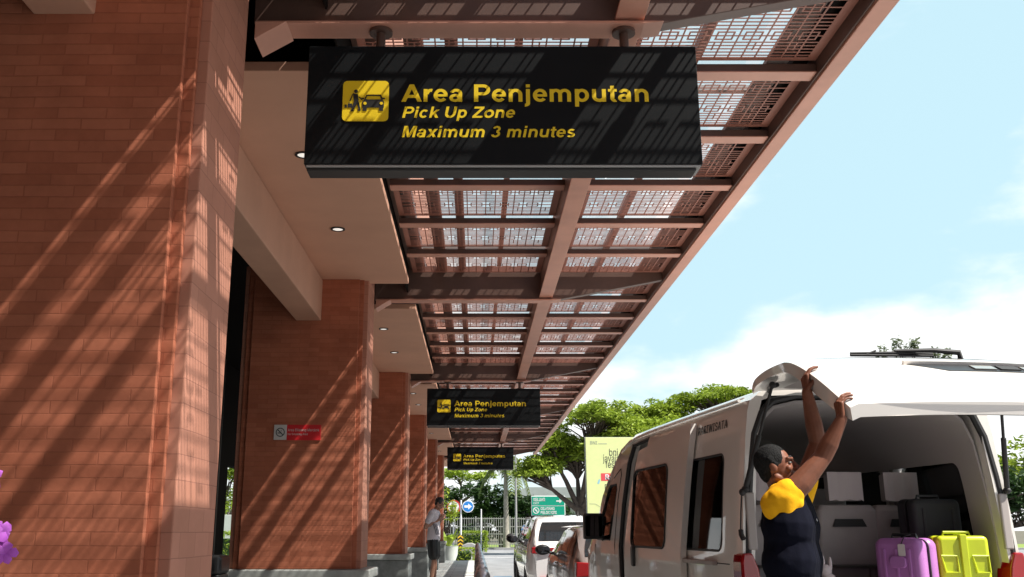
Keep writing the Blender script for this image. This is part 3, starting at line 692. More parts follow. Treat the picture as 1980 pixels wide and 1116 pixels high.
b3 = MB(); b3.box(-1.3, -.3, 2.55, 3.6, .5, 2.08)
cut(liner, [tmp(b1), tmp(b2), tmp(b3)]); liner.data.shade_smooth(); liner.data.set_sharp_from_angle(angle=R(35))
for s in (-1, 1):
    b = MB(); b.prism([(s * .80, .72), (s * .95, .72), (s * .953, 1.04), (s * .94, 1.10), (s * .875, 1.10), (s * .84, 1.0)], 'y', .085, .25); tl = b.build('tail_light', M['redlamp'], van, bevel=.015, seg=3)
    b = MB(); b.prism([(s * .815, .74), (s * .925, .74), (s * .93, .82), (s * .82, .82)], 'y', .079, .0845); b.build('reverse_lamp', M['clearlamp'], tl)
    b = MB(); b.box(min(s * .83, s * .89), max(s * .83, s * .89), .10, .13, 1.12, 1.5); b.build('jamb_trim', M['trim'], van, bevel=.01)
b = MB(); b.prism([(-.95, .42), (.95, .42), (.96, .66), (.9, .70), (-.9, .70), (-.96, .66)], 'y', -.06, .12); b.build('rear_bumper', M['vanpaint'], van, bevel=.03, seg=3)
b = MB(); b.box(-.86, .86, .09, .24, .637, .66); b.build('sill_plate', M['plastic'], van)
for s in (-1, 1):
    a = Vector((s * .89, .10, 1.52)); e = Vector((s * .765, -.16, 2.20))
    b = MB(); b.tube([a, a + (e - a) * .52], .017, 10); b.tube([a + (e - a) * .5, e], .010, 8); b.ell(a, (.024, .03, .024)); b.ell(e, (.02, .02, .025)); b.build('gas_strut', M['rubber'], van, smooth=True)
b = MB(); b.tube([(-.915, .10, 1.50), (-.928, .105, 1.36), (-.937, .105, 1.24)], .005, 6); b.tube([(-.937, .10, 1.25), (-.94, .09, 1.22), (-.935, .07, 1.19)], .017, 8); b.ell((-.912, .10, 1.50), (.02, .02, .025)); b.build('strut_cable', M['rubber'], van, smooth=True)
for s in (-1, 1):
    b = MB(); b.tube([(s * .66, .15, 2.19), (s * .70, .05, 2.215), (s * .70, -.08, 2.215)], .016, 8); b.build('tailgate_hinge', M['plastic'], van, smooth=True)
# tailgate held half open: outer skin bends down from the window to the number plate part
TG = [(.10, 2.225, .80), (-.05, 2.268, .835), (-.30, 2.290, .862), (-.58, 2.290, .88), (-.70, 2.276, .885), (-.80, 2.245, .885), (-.95, 2.185, .895), (-1.12, 2.095, .895), (-1.27, 1.995, .885), (-1.36, 1.915, .86)]
TGT = [.03, .04, .05, .055, .07, .085, .10, .11, .10, .07]
def catmull(A, n):
    A = np.array(A, float); m = len(A); o = []
    for i in range(m - 1):
        p0, p1, p2, p3 = A[max(i - 1, 0)], A[i], A[i + 1], A[min(i + 2, m - 1)]
        for j in range(n):
            t = j / n; o.append(.5 * ((2 * p1) + (p2 - p0) * t + (2 * p0 - 5 * p1 + 4 * p2 - p3) * t * t + (3 * p1 - p0 - 3 * p2 + p3) * t ** 3))
    o.append(A[-1]); return [tuple(r) for r in o]
_q = catmull([r + (t,) for r, t in zip(TG, TGT)], 4); TG = [r[:3] for r in _q]; TGT = [r[3] for r in _q]
def tg_row(y, z, hw, n=41, t=0.):
    o = []
    for i in range(n):
        f = -1 + 2 * i / (n - 1); bow = .03 * (1 - f * f)
        ed = max(0, abs(f) - .945) / .055
        o.append((hw * f, y - bow * .8 + -.0 * ed * ed * max(0, min(1, (-y - .7) / .5)), z + bow * .8 - .018 * ed * ed - t))
    return o
b = MB()
rings = []
for i, (y, z, hw) in enumerate(TG):
    th = TGT[i]
    rings.append(tg_row(y, z, hw) + list(reversed(tg_row(y + .012, z, hw - .012, t=th))))
b.loft(rings); tgate = b.build('tailgate', M['vanpaint'], van, smooth=True, angle=28)
# rear glass, plate recess, lamps, wiper, latch
def tgz(y): return np.interp(-y, [-r[0] for r in TG], [r[1] for r in TG])
b = MB(); g = [[(x * (.92), y, zz + .004) for x, y, zz in [(p[0], p[1], p[2]) for p in tg_row(y, tgz(y), np.interp(-y, [-r[0] for r in TG], [r[2] for r in TG]))]] for y in (-.02, -.2, -.4, -.55, -.66)]
b.loft([r_ + [(x, y, z - .002) for x, y, z in reversed(r_)] for r_ in g]); b.build('rear_glass', M['carglass'], tgate, smooth=True)
def tgp(x, y, up=0.):   # point on the lower tailgate skin
    z = tgz(y); sl = (tgz(y + .02) - tgz(y - .02)) / .04; f = x / .89; bow = .03 * (1 - f * f)
    return Vector((x, y - bow * .8, z + bow * .8)) + Vector((0, -sl, 1)).normalized() * up
def tgpatch(poly, up, th, name, m, parent, bev=.002):
    b = MB(); n = len(poly); b.add([tgp(x, y, up) for x, y in poly] + [tgp(x, y, up - th) for x, y in poly], [tuple(range(n)), tuple(range(2 * n - 1, n - 1, -1))] + [(i, i + n, (i + 1) % n + n, (i + 1) % n) for i in range(n)])
    return b.build(name, m, parent)
N_ = 12
top = [(-.30 + .92 * i / N_, -.93) for i in range(N_ + 1)]; bot = [(.56 - .68 * i / N_, -1.045) for i in range(N_ + 1)]
garn = tgpatch(top + bot, .004, .01, 'plate_recess', M['plastic'], tgate)
tgpatch([(-.32 + .96 * i / N_, -.912) for i in range(N_ + 1)] + [(.64 - .96 * i / N_, -.93) for i in range(N_ + 1)], .022, .022, 'recess_lip', M['vanpaint'], tgate)
for x in (.05, .35): tgpatch([(x, -.955), (x + .13, -.955), (x + .13, -1.015), (x, -1.015)], .009, .006, 'plate_lamp', M['clearlamp'], garn)
tgpatch([(.205, -.955), (.325, -.955), (.325, -1.015), (.205, -1.015)], .010, .006, 'release_handle', M['rubber'], garn)
b = MB(); wz = .06
b.tube([(-.40, -.50, 2.365), (-.1, -.51, 2.372), (.12, -.52, 2.368)], [.007, .011, .007], 6)
b.tube([(-.40, -.50, 2.352), (.12, -.52, 2.355)], .009, 6)
wip = b.build('wiper_blade', M['rubber'], tgate, smooth=True)
b = MB(); b.tube([(-.12, -.51, 2.385), (.10, -.56, 2.384), (.24, -.60, 2.365), (.245, -.605, 2.29)], [.010, .016, .020, .020], 8)
for x in (-.3, -.18, -.02): b.tube([(x, -.505, 2.36), (x + .06, -.51, 2.385)], .006, 5)
b.build('wiper_arm', M['rubber'], tgate, smooth=True)
b = MB(); b.prism(rrect(.60, .66, 1.90, 1.955, .01), 'y', -1.375, -1.33); b.build('latch', M['trim'], tgate)
lt = MB(); lt.add([tuple(Vector(p) + Vector((0, .03, -.006))) for y, z, hw, th in ((-.10, 2.20, .66, 0), (-.5, 2.20, .70, 0), (-.9, 2.07, .74, 0), (-1.25, 1.89, .72, 0)) for p in ((-hw, y, z), (hw, y, z))], [(0, 1, 3, 2), (2, 3, 5, 4), (4, 5, 7, 6)]); lt.build('tailgate_lining', M['trim'], tgate)
# mirror, wheels
b = MB(); b.loft([[( -1.12 + dx, 4.02 + dy, z) for dx, dy in ((-.0, -.07), (.20, -.05), (.20, .05), (.02, .08))] for z in (1.155, 1.17, 1.40, 1.425)]); mr_ = b.build('door_mirror', M['plastic'], van, bevel=.025, seg=3)
b = MB(); b.prism(rrect(-1.105, -.94, 1.185, 1.395, .02), 'y', 3.943, 3.947); b.build('mirror_glass', M['mirror'], mr_)
b = MB(); b.tube([(-.96, 4.03, 1.20), (-.87, 4.12, 1.15)], .03, 8); b.tube([(-.96, 4.03, 1.36), (-.86, 4.12, 1.30)], .012, 8); b.build('mirror_arm', M['plastic'], mr_, smooth=True)
b = MB(); b.prism([(4.20, 1.15), (4.42, 1.15), (4.22, 1.40)], 'x', -.895, -.86); b.build('quarter_trim', M['plastic'], van)
def wheel(parent, x, y, r, wd):
    b = MB(); b.lathe([(r * .6, -wd / 2), (r * .95, -wd / 2), (r, -wd * .3), (r, wd * .3), (r * .95, wd / 2), (r * .6, wd / 2)], n=28); t = b.build('wheel', M['tyre'], parent, smooth=True); t.location = (x, y, r); t.rotation_euler = (0, R(90), 0)
    b = MB(); b.lathe([(.001, -wd * .42), (r * .25, -wd * .45), (r * .58, -wd * .36), (r * .61, -wd * .49), (r * .61, wd * .49), (r * .58, wd * .36), (r * .25, wd * .45), (.001, wd * .42)], n=20); b.build('rim', M['chrome'], t, smooth=True)
for x in (-.85, .85):
    for y in (1.2, 4.1): wheel(van, x * (1 if y < 2 else .94), y, .33, .2)
b = MB(); b.box(-.78, .78, .5, 4.95, .26, .33); b.build('underbody', M['black'], van)
# seats in the back row
def van_seat(x, y, lab_):
    st = MB()
    rings = []
    for z, hw, dep in ((.98, .235, .16), (1.02, .24, .17), (1.25, .24, .15), (1.40, .23, .13), (1.445, .20, .09)):
        rings.append([(x + hw * cx_, y + dep * cy_ * .5 + (z - 1) * -.12, z) for cx_, cy_ in ((-1, -.6), (-.9, -1), (.9, -1), (1, -.6), (1, 1), (-1, 1))])
    st.loft(rings); o = st.build('seat_back', M['seat'], van, bevel=.02, seg=3)
    b = MB(); b.prism([(x - .13, 1.275), (x + .13, 1.275), (x + .10, 1.335), (x - .11, 1.335)], 'y', y - .125, y - .118); b.build('grab_pocket', M['rubber'], o)
    hr = MB(); hr.loft([[(x + a * .125, y - .05 + c * .045, z) for a, c in ((-1, -1), (1, -1), (1, 1), (-1, 1))] for z in (1.475, 1.49, 1.67, 1.69)]); h = hr.build('headrest', M['seat'], o, bevel=.02, seg=3)
    cv = MB(); n = 10; zz = [1.48 + .008 * rnd.uniform(-1, 1) for _ in range(n + 1)]
    cv.add([(x - .135 + .27 * i / n, y - .104 - .004 * math.sin(i * 1.7), zt_) for i in range(n + 1) for zt_ in (zz[i], 1.702)], [(2 * i, 2 * i + 2, 2 * i + 3, 2 * i + 1) for i in range(n)])
    k = len(cv.v); cv.add([(x - .135, y - .104, 1.702), (x + .135, y - .104, 1.702), (x + .135, y + .01, 1.704), (x - .135, y + .01, 1.704)], [(0, 1, 2, 3)])
    cv.build('headrest_cover', M['cover'], h)
    cu = MB(); cu.box(x - .22, x + .22, y + .05, y + .5, .80, .97); cu.build('seat_cushion', M['seat'], o, bevel=.03, seg=3)
for x in (-.30, .26, .70): van_seat(x, 1.2, '')
for x in (-.55, .1, .6): 
    b = MB(); b.loft([[(x + a * .21, 2.3 + c * .07, z) for a, c in ((-1, -1), (1, -1), (1, 1), (-1, 1))] for z in (.95, 1.5, 1.62)]); b.build('seat_back', M['seat'], van, bevel=.03, seg=3)

# ------------------------------------------------------------------ luggage standing in the van
def vw(x, y, z): return VO + Vector((x * math.cos(VA) - y * math.sin(VA), x * math.sin(VA) + y * math.cos(VA), z))
FZ = .636
def suitcase(name, label, loc, rz, sx, sy, sz, m, ribs, seam='black', corner=.06):
    t = thing(name, label, 'suitcase', vw(*loc), VA + rz)
    b = MB(); b.prism(rrect(-sx / 2, sx / 2, .035, sz, corner, 5), 'y', -sy / 2, -.006); b.build('front_shell', m, t, bevel=min(.045, corner * .8), seg=4, smooth=True)
    b = MB(); b.prism(rrect(-sx / 2, sx / 2, .035, sz, corner, 5), 'y', .006, sy / 2); b.build('back_shell', m, t, bevel=min(.045, corner * .8), seg=4, smooth=True)
    b = MB(); b.prism(rrect(-sx / 2 + .003, sx / 2 - .003, .038, sz - .003, corner, 5), 'y', -.0055, .0055); b.build('zip_seam', M[seam], t)
    for x in ribs:
        b = MB(); b.box(x - .012, x + .012, -sy / 2 - .008, -sy / 2 + .01, .10, sz - .07); b.build('rib', m, t, bevel=.006)
    b = MB(); b.tube([(-.09, .0, sz - .005), (-.085, .0, sz + .022), (.085, .0, sz + .022), (.09, .0, sz - .005)], .011, 8); b.build('carry_handle', m if seam != 'black' else M['plastic'], t, smooth=True)
    for x in (-sx / 2 + .06, sx / 2 - .06):
        for y in (-sy / 2 + .05, sy / 2 - .05):
            b = MB(); b.tube([(x - .012, y, .024), (x + .012, y, .024)], .024, 12); b.build('castor', M['rubber'], t, smooth=True)
    return t
s_ = suitcase('suitcase', 'purple hard shell suitcase standing in the van beside the lime one', (.235, .24, FZ), R(-58), .34, .26, .56, M['purplecase'], (-.09, 0, .09))
b = MB(); b.prism(rrect(-.05, .07, .36, .44, .03), 'y', -.15, -.125); b.build('lock_boss', M['purplecase'], s_, bevel=.008)
b = MB(); b.prism(rrect(.02, .07, .44, .52, .008), 'y', -.142, -.139); b.build('luggage_tag', M['cover'], s_)
b = MB(); b.tube([(.045, -.14, .52), (.05, -.10, .57), (.06, -.02, .585)], .003, 5); b.build('tag_strap', M['plastic'], s_)
s_ = suitcase('suitcase', 'lime green suitcase with moulded straps standing in the van', (.63, .25, FZ), R(-14), .34, .25, .575, M['greencase'], (), seam='signyellow', corner=.035)
b = MB(); b.prism(rrect(-.025, .025, .05, .585, .01), 'y', -.14, .13); b.build('strap', M['greencase'], s_, bevel=.006)
b = MB()
for x0, x1, z0, z1 in ((-.155, -.05, .33, .44), (.05, .155, .33, .44), (.05, .155, .10, .22), (-.155, -.05, .10, .22)):
    b2 = MB(); b2.tube([(x0, -.125, z1), (x0 + .02, -.132, z0), (x1, -.132, z0), (x1, -.125, z1), (x0, -.125, z1)], .008, 6); b2.build('moulded_frame', M['greencase'], s_, smooth=True)
suitcase('suitcase', 'big black suitcase standing behind the lime green one at the right', (.66, .60, FZ), R(4), .40, .22, .84, M['blackcase'], (-.12, .12), corner=.05)
suitcase('suitcase', 'dark suitcase lying between the lime case and the right van wall', (.83, .45, FZ), R(88), .26, .09, .46, M['blackcase'], ())
b = MB(); b.ell((0, 0, .07), (.06, .05, .07)); b.ell((-.02, 0, .155), (.045, .04, .045)); b.ell((-.03, -.0, .21), (.012, .012, .05)); b.ell((.02, 0, .20), (.012, .012, .05)); o = b.build('plush_toy', M['cover'], smooth='all')
o.location = vw(-.26, .42, FZ + .18); tag(o, 'small pale plush toy lying among the bags in the van', 'toy')
b = MB(); b.box(-.24, .20, -.14, .14, 0, .17); o = b.build('black_bag', M['blackcase'], bevel=.05, seg=3); o.location = vw(-.25, .42, FZ); tag(o, 'low black bag in the van under the pale plush toy', 'bag')

# ------------------------------------------------------------------ cars
def car(name, label, loc, rz, Lg, W, prof, belt, paint, roofw=.78, suv=True, lamps='wide', mirror_side=True, rails=False):
    """prof: (u, top z) rear to front; belt: z of the window line. Local x right, y forward, origin under the rear bumper."""
    t = thing(name, label, 'car', loc, rz)
    us = sorted(set([p[0] for p in prof] + [Lg * i / 30 for i in range(31)]))
    pu_, pz_ = [p[0] for p in prof], [p[1] for p in prof]
    def hw(u): return W / 2 * (1 - .16 * max(0, 1 - u / .55) ** 2.2 - .22 * max(0, 1 - (Lg - u) / .8) ** 2.2)
    def half(u):
        T = float(np.interp(u, pu_, pz_)); w_ = hw(u); bz = min(belt, T - .02)
        k = max(0, min(1, (T - bz) / .45)); rw = w_ * (roofw + (1 - roofw) * (1 - k) * .6)
        return [(w_ * .86, .24), (w_ * .97, .34), (w_, .58), (w_ * .99, .74), (w_ * .965, bz - .03), (w_ * .945, bz), (w_ * .945 + (rw - w_ * .945) * .5, bz + (T - bz) * .52), (rw, bz + (T - bz) * .88), (rw * .93, bz + (T - bz) * .965), (rw * .6, T - .004 * k), (rw * .2, T + .008 * k)]
    b = MB(); b.loft([[(x, u, z) for x, z in half(u)] + [(-x, u, z) for x, z in reversed(half(u))] for u in us])
    bod = b.build('body', paint, t, smooth=True, angle=38)
    def patch(u0, u1, i0, i1, f0, f1, off, nm, m, par, side=0, slant=(0, 0)):
        bb = MB(); rows = []
        n = 7
        for a in range(n + 1):
            row = []
            for c in range(5):
                g = c / 4; u = u0 + slant[0] * g + (u1 + slant[1] * g - u0 - slant[0] * g) * a / n
                h = half(u); tt = i0 + f0 + (i1 + f1 - i0 - f0) * g; k = int(min(tt, len(h) - 1.001)); fr = tt - k
                x = h[k][0] + (h[k + 1][0] - h[k][0]) * fr; z = h[k][1] + (h[k + 1][1] - h[k][1]) * fr
                row.append(Vector((side * (x + off), u, z + off * .3)))
            rows.append(row)
        vs = [p for r_ in rows for p in r_]; bb.add(vs, [(a * 5 + c, a * 5 + c + 1, a * 5 + c + 6, a * 5 + c + 5) for a in range(n) for c in range(4)])
        return bb.build(nm, m, par, smooth='all')
    for s in (-1, 1):
        n_w = [(.13, .40), (.43, .62), (.645, .80)] if suv else [(.16, .40), (.43, .62), (.645, .78)]
        u_r0 = pu_[2]; u_r1 = [p[0] for p in prof if p[1] > prof[0][1] + .25][-1] if False else Lg * .70
        w0, w1 = Lg * .09, Lg * .62
        cutsu = [w0, w0 + (w1 - w0) * .26, w0 + (w1 - w0) * .28, w0 + (w1 - w0) * .63, w0 + (w1 - w0) * .65, w1]
        for q in range(3): patch(cutsu[2 * q], cutsu[2 * q + 1], 5, 7, .12, -.05, .006, 'side_window', M['carglass'], t, s, (Lg * .02 if q == 0 else 0, -Lg * .055 if q == 2 else 0))
        for q in (2, 4): 
            patch(cutsu[q - 1] + .005, cutsu[q] - .005, 3, 5, -1.5, .0, .003, 'door_gap', M['rubber'], t, s)
        for q, uu in enumerate((w0 + (w1 - w0) * .30, w0 + (w1 - w0) * .67)):
            bb = MB(); bb.box(min(s * W * .485, s * W * .51), max(s * W * .485, s * W * .51), uu, uu + .17, belt - .13, belt - .10); bb.build('door_handle', paint, t, bevel=.006)
        # mirror
        um = Lg * .645; bb = MB(); x0 = s * (W / 2 + .02)
        bb.ell((s * (W / 2 + .12), um, belt + .06), (.12, .065, .085)); mo = bb.build('door_mirror', M['plastic'] if mirror_side else paint, t, smooth='all')
        bb = MB(); bb.tube([(s * W * .46, um + .03, belt + .0), (s * (W / 2 + .06), um + .02, belt + .03)], .022, 8); bb.build('mirror_stalk', M['plastic'], mo, smooth=True)
        bb = MB(); bb.prism(rrect(min(s * (W / 2 + .03), s * (W / 2 + .21)), max(s * (W / 2 + .03), s * (W / 2 + .21)), belt + .005, belt + .115, .03), 'y', um - .072, um - .06); bb.build('mirror_glass', M['mirror'], mo)
        # lamps at the rear corner
        bb = MB(); e = hw(.1)
        if lamps == 'wide': pts = [(s * (e + .03), belt - .17), (s * (e + .02), belt - .06), (s * e * .55, belt - .07), (s * e * .38, belt - .085), (s * e * .62, belt - .15), (s * e * .8, belt - .18)]
        else: pts = [(s * (e + .03), belt - .25), (s * (e + .02), belt - .05), (s * e * .80, belt - .06), (s * e * .74, belt - .14), (s * e * .82, belt - .24)]
        bb.prism(pts, 'y', -.035, .20); bb.build('tail_light', M['redlamp'], t, bevel=.012, seg=2)
        bb = MB(); bb.prism([(s * e * .45, .42), (s * e * .85, .42), (s * e * .86, .46), (s * e * .45, .455)], 'y', -.05, .05); bb.build('reflector', M['redlamp'], t)
        if rails:
            bb = MB(); bb.tube([(s * W * .36, Lg * .14, pz_[3] + .0), (s * W * .37, Lg * .2, pz_[3] + .045), (s * W * .37, Lg * .5, pz_[3] + .045), (s * W * .36, Lg * .56, pz_[3])], .016, 6); bb.build('roof_rail', M['galv'], t, smooth=True)
        for uu in (Lg * .2, Lg * .79): wheel(t, s * (W / 2 - .1), uu, .32, .2)
    # rear glass, windscreen on the sloping top of the loft
    bb = MB(); rows = []
    u0, u1 = pu_[1] + (pu_[2] - pu_[1]) * .10, pu_[1] + (pu_[2] - pu_[1]) * .86
    for a in range(5):
        u = u0 + (u1 - u0) * a / 4; T = float(np.interp(u, pu_, pz_)); wv = hw(u) * np.interp(a, [0, 4], [.84, roofw * .86]); rows.append([(wv * f, u - .012, T + .006 + .006 * (1 - f * f)) for f in (-1, -.6, 0, .6, 1)])
    bb.add([p for r_ in rows for p in r_], [(a * 5 + c, a * 5 + c + 1, a * 5 + c + 6, a * 5 + c + 5) for a in range(4) for c in range(4)]); rg = bb.build('rear_window', M['carglass'], t, smooth='all')
    um_ = (u0 * .75 + u1 * .25); T = float(np.interp(um_, pu_, pz_)); bb = MB(); bb.bar((-.12, um_ - .03, T + .02), (.28, um_ - .03, T + .02), .014, .014); bb.build('wiper', M['rubber'], rg)
    fi = [i for i in range(len(prof)) if pz_[i] == max(pz_)][-1]
    u0, u1 = pu_[fi] + (pu_[fi + 1] - pu_[fi]) * .08, pu_[fi] + (pu_[fi + 1] - pu_[fi]) * .94; bb = MB(); rows = []
    for a in range(5):
        u = u0 + (u1 - u0) * a / 4; T = float(np.interp(u, pu_, pz_)); wv = hw(u) * np.interp(a, [0, 4], [roofw * .9, .86]); rows.append([(wv * f, u + .01, T + .008) for f in (-1, -.5, 0, .5, 1)])
    bb.add([p for r_ in rows for p in r_], [(a * 5 + c, a * 5 + c + 1, a * 5 + c + 6, a * 5 + c + 5) for a in range(4) for c in range(4)]); bb.build('windscreen', M['carglass'], t, smooth='all')
    bb = MB(); bb.prism([(-hw(.05) * .8, .30), (hw(.05) * .8, .30), (hw(.05) * .86, .42), (-hw(.05) * .86, .42)], 'y', -.045, .1); bb.build('rear_bumper', M['plastic'], t, bevel=.02)
    bb = MB(); bb.box(-.25, .25, -.035, .0, .62, .73); bb.build('number_plate', M['ink'], t, bevel=.004)
    bb = MB(); bb.box(-hw(.1) * .55, hw(.1) * .55, .0, .03, belt - .24, belt - .225); bb.build('boot_crease', paint, t, bevel=.004)
    bb = MB(); bb.tube([(.1, pu_[3] + .1, pz_[3] + .005), (.1, pu_[3] - .02, pz_[3] + .10)], [.018, .004], 6); bb.build('antenna', M['plastic'], t, smooth=True)
    return t
suvp = [(0, .92), (.10, 1.02), (.50, 1.44), (.75, 1.49), (1.5, 1.52), (2.3, 1.50), (3.35, 1.04), (4.1, .96), (4.4, .78)]
hatch = [(0, .84), (.08, .95), (.52, 1.33), (.8, 1.39), (1.5, 1.41), (2.1, 1.38), (3.0, .98), (3.65, .88), (3.9, .7)]
car('sport_utility_car', 'white sport utility car, rear view with slim red tail lights and dark rear window', (1.80, 17.2, 0), R(1), 4.4, 1.78, suvp, 1.02, M['carwhite'])
car('hatchback_car', 'bronze grey hatchback squeezed between the van and the white car', (2.06, 12.55, 0), R(1.5), 3.9, 1.70, hatch, .97, M['cargrey'], lamps='tall').scale.z = .93
car('dark_car', 'dark car parked ahead of the white car, only its left side showing', (1.98, 22.6, 0), R(1.2), 4.4, 1.78, suvp, 1.02, M['cardark'], rails=True)
# ------------------------------------------------------------------ people
def frame(d, n):   # axes: d (up the hand), n (palm normal), t (across)
    d = Vector(d).normalized(); n = Vector(n); n = (n - d * n.dot(d)).normalized(); return d, n, d.cross(n)
def add_hand(b, wrist, d, n, thumb, curls, k=1.0, spread=0.):
    """palm from wrist along d, palm faces n; thumb = +1/-1 along d x n."""
    d, n, t = frame(d, n); t = t * thumb; w_ = Vector(wrist); pl = .088 * k; kn = []
    for i, off in enumerate((.031, .010, -.011, -.030)):
        base = w_ + t * off * .6 * k + d * .012 * k; kk = w_ + t * off * k + d * (pl - (.0, -.004, .002, .010)[i] * k)
        b.cap(base, kk, .0135 * k, .0112 * k, 10); kn.append(kk)
    b.cap(w_ + d * .02 * k + t * .012 * k, w_ + d * .07 * k - t * .012 * k, .014 * k, .012 * k, 10)
    ls = ((.042, .025, .020), (.046, .029, .021), (.043, .027, .020), (.034, .020, .018))
    for i, kk in enumerate(kn):
        p = kk; rr = (.0092, .0094, .0090, .0080)[i] * k; cu = curls[i]
        for j in range(3):
            a = R(cu[j]); dd = d * math.cos(a) + n * math.sin(a) + t * spread * (1.5 - i)
            q = p + dd.normalized() * ls[i][j] * k; b.cap(p, q, rr * (1 - .07 * j), rr * (1 - .07 * (j + 1)), 10); p = q
    p = w_ + t * .026 * k + d * .022 * k; q = p + (t * .55 + d * .55 + n * .45).normalized() * .042 * k; b.cap(p, q, .0145 * k, .0115 * k, 10)
    q2 = q + (t * .15 + d * .75 + n * .65).normalized() * .032 * k; b.cap(q, q2, .0112 * k, .0100 * k, 10)
    q3 = q2 + (d * .5 + n * .85).normalized() * .026 * k; b.cap(q2, q3, .0098 * k, .0082 * k, 10)
def add_head(b, c, f, up=(0, 0, 1), k=1.0):
    f = Vector(f).normalized(); up = Vector(up); up = (up - f * up.dot(f)).normalized(); s = up.cross(f)
    rot = Matrix((s, f, up)).transposed(); c = Vector(c)
    P = lambda x, y, z: c + rot @ Vector((x, y, z)) * k
    b.ell(c + rot @ Vector((0, -.012, .022)) * k, (.075 * k, .092 * k, .096 * k), rot, 20, 14)
    b.ell(P(0, .022, -.03), (.060 * k, .068 * k, .082 * k), rot, 18, 12)
    b.cap(P(0, .055, -.098), P(0, .035, -.085), .026 * k, .040 * k)
    for sx in (-1, 1):
        b.cap(P(sx * .052, -.01, -.055), P(sx * .022, .055, -.095), .022 * k, .020 * k, 10)
        b.ell(P(sx * .040, .062, -.022), (.022 * k, .018 * k, .02 * k), rot)
        b.cap(P(sx * .012, .087, .030), P(sx * .045, .070, .032), .011 * k, .009 * k, 8)
        b.ell(P(sx * .078, -.012, -.005), (.009 * k, .019 * k, .030 * k), rot @ Matrix.Rotation(R(12), 3, 'X'))
        b.cap(P(sx * .013, .100, -.030), P(sx * .009, .090, -.028), .010 * k, .010 * k, 8)
    b.cap(P(0, .088, .018), P(0, .108, -.022), .008 * k, .0135 * k, 10); b.cap(P(0, .108, -.024), P(0, .09, -.034), .013 * k, .010 * k, 10)
    b.cap(P(-.016, .088, -.058), P(.016, .088, -.058), .008 * k, .008 * k, 8); b.cap(P(-.014, .087, -.069), P(.014, .087, -.069), .0085 * k, .0085 * k, 8)
    return P, rot
def capsules(b, chain):
    for (a, ra), (c, rc) in zip(chain, chain[1:]): b.cap(a, c, ra, rc, 14)
def eyes(P, rot, k, par):
    for sx in (-1, 1):
        b = MB(); b.ell(P(sx * .031, .074, .008), (.0115 * k, .009 * k, .0060 * k), rot, 12, 8); e = b.build('eye', M['eyewhite'], par, smooth='all')
        b = MB(); b.ell(P(sx * .031, .0815, .008), (.0052 * k, .003 * k, .0052 * k), rot, 10, 6); b.build('iris', M['ink'], e, smooth='all')
def eyes_brow(P, k, par, m):
    for sx in (-1, 1):
        b = MB(); b.tube([P(sx * .014, .090, .036), P(sx * .032, .086, .041), P(sx * .050, .070, .036)], [.003 * k, .0042 * k, .0025 * k], 6); b.build('eyebrow', m, par, smooth='all')

# the driver who holds the tailgate up
dr = thing('person', 'man in navy and yellow polo shirt reaching up to hold the van tailgate', 'person')
Rsh, Lsh = Vector((1.70, 5.27, 1.415)), Vector((1.87, 5.61, 1.415)); neck = Vector((1.745, 5.445, 1.44)); hc_ = Vector((1.685, 5.39, 1.592)); pel = Vector((1.75, 5.45, .93))
Rel, Rwr = Vector((1.905, 5.262, 1.640)), Vector((2.005, 5.205, 1.838)); Lel, Lwr = Vector((2.005, 5.60, 1.745)), Vector((1.945, 5.535, 2.035))
tx = (Lsh - Rsh).normalized(); fz = Vector((.87, -.46, 0))
b = MB()
P, rot = add_head(b, hc_, (.90, -.32, .16), k=1.04)
capsules(b, [(neck + Vector((0, 0, -.03)), .066), (hc_ + Vector((-.01, 0, -.06)), .056)])
capsules(b, [(Rsh + Vector((-.02, .01, 0)), .066), (Rsh.lerp(Rel, .35), .063), (Rel, .048)]); capsules(b, [(Rel, .050), (Rel.lerp(Rwr, .35), .050), (Rwr, .031)])
capsules(b, [(Lsh, .06), (Lsh.lerp(Lel, .4), .060), (Lel, .047)]); capsules(b, [(Lel, .049), (Lel.lerp(Lwr, .35), .050), (Lwr, .031)])
add_hand(b, Rwr, (-.05, .10, 1), (.98, .1, 0), 1, [(38, 66, 84), (42, 68, 86), (46, 72, 90), (50, 78, 96)], 1.06)
add_hand(b, Lwr, (-.05, .06, 1), (.98, .1, 0), -1, [(38, 66, 84), (42, 68, 86), (46, 72, 90), (50, 78, 96)], 1.06)
for z, r1 in ((1.36, .125), (1.2, .12), (1.02, .125)): b.cap(Vector((1.745, 5.445, z)) - tx * .08, Vector((1.745, 5.445, z)) + tx * .08, r1 * .75, r1 * .75)
b.cap((1.745, 5.445, 1.36), (1.75, 5.45, .92), .09, .09)
for s in (-1, 1):
    hip = pel + tx * s * .09; kn = Vector((hip.x + .02, hip.y - .01, .50)); an = Vector((hip.x, hip.y, .09))
    capsules(b, [(hip, .088), (kn, .058), (an, .040)]); b.cap(an + Vector((0, 0, -.04)), an + fz * .15 + Vector((0, 0, -.055)), .042, .034)
bd = b.build('body', M['skin'], dr); remesh(bd, .0038, 5, .5)
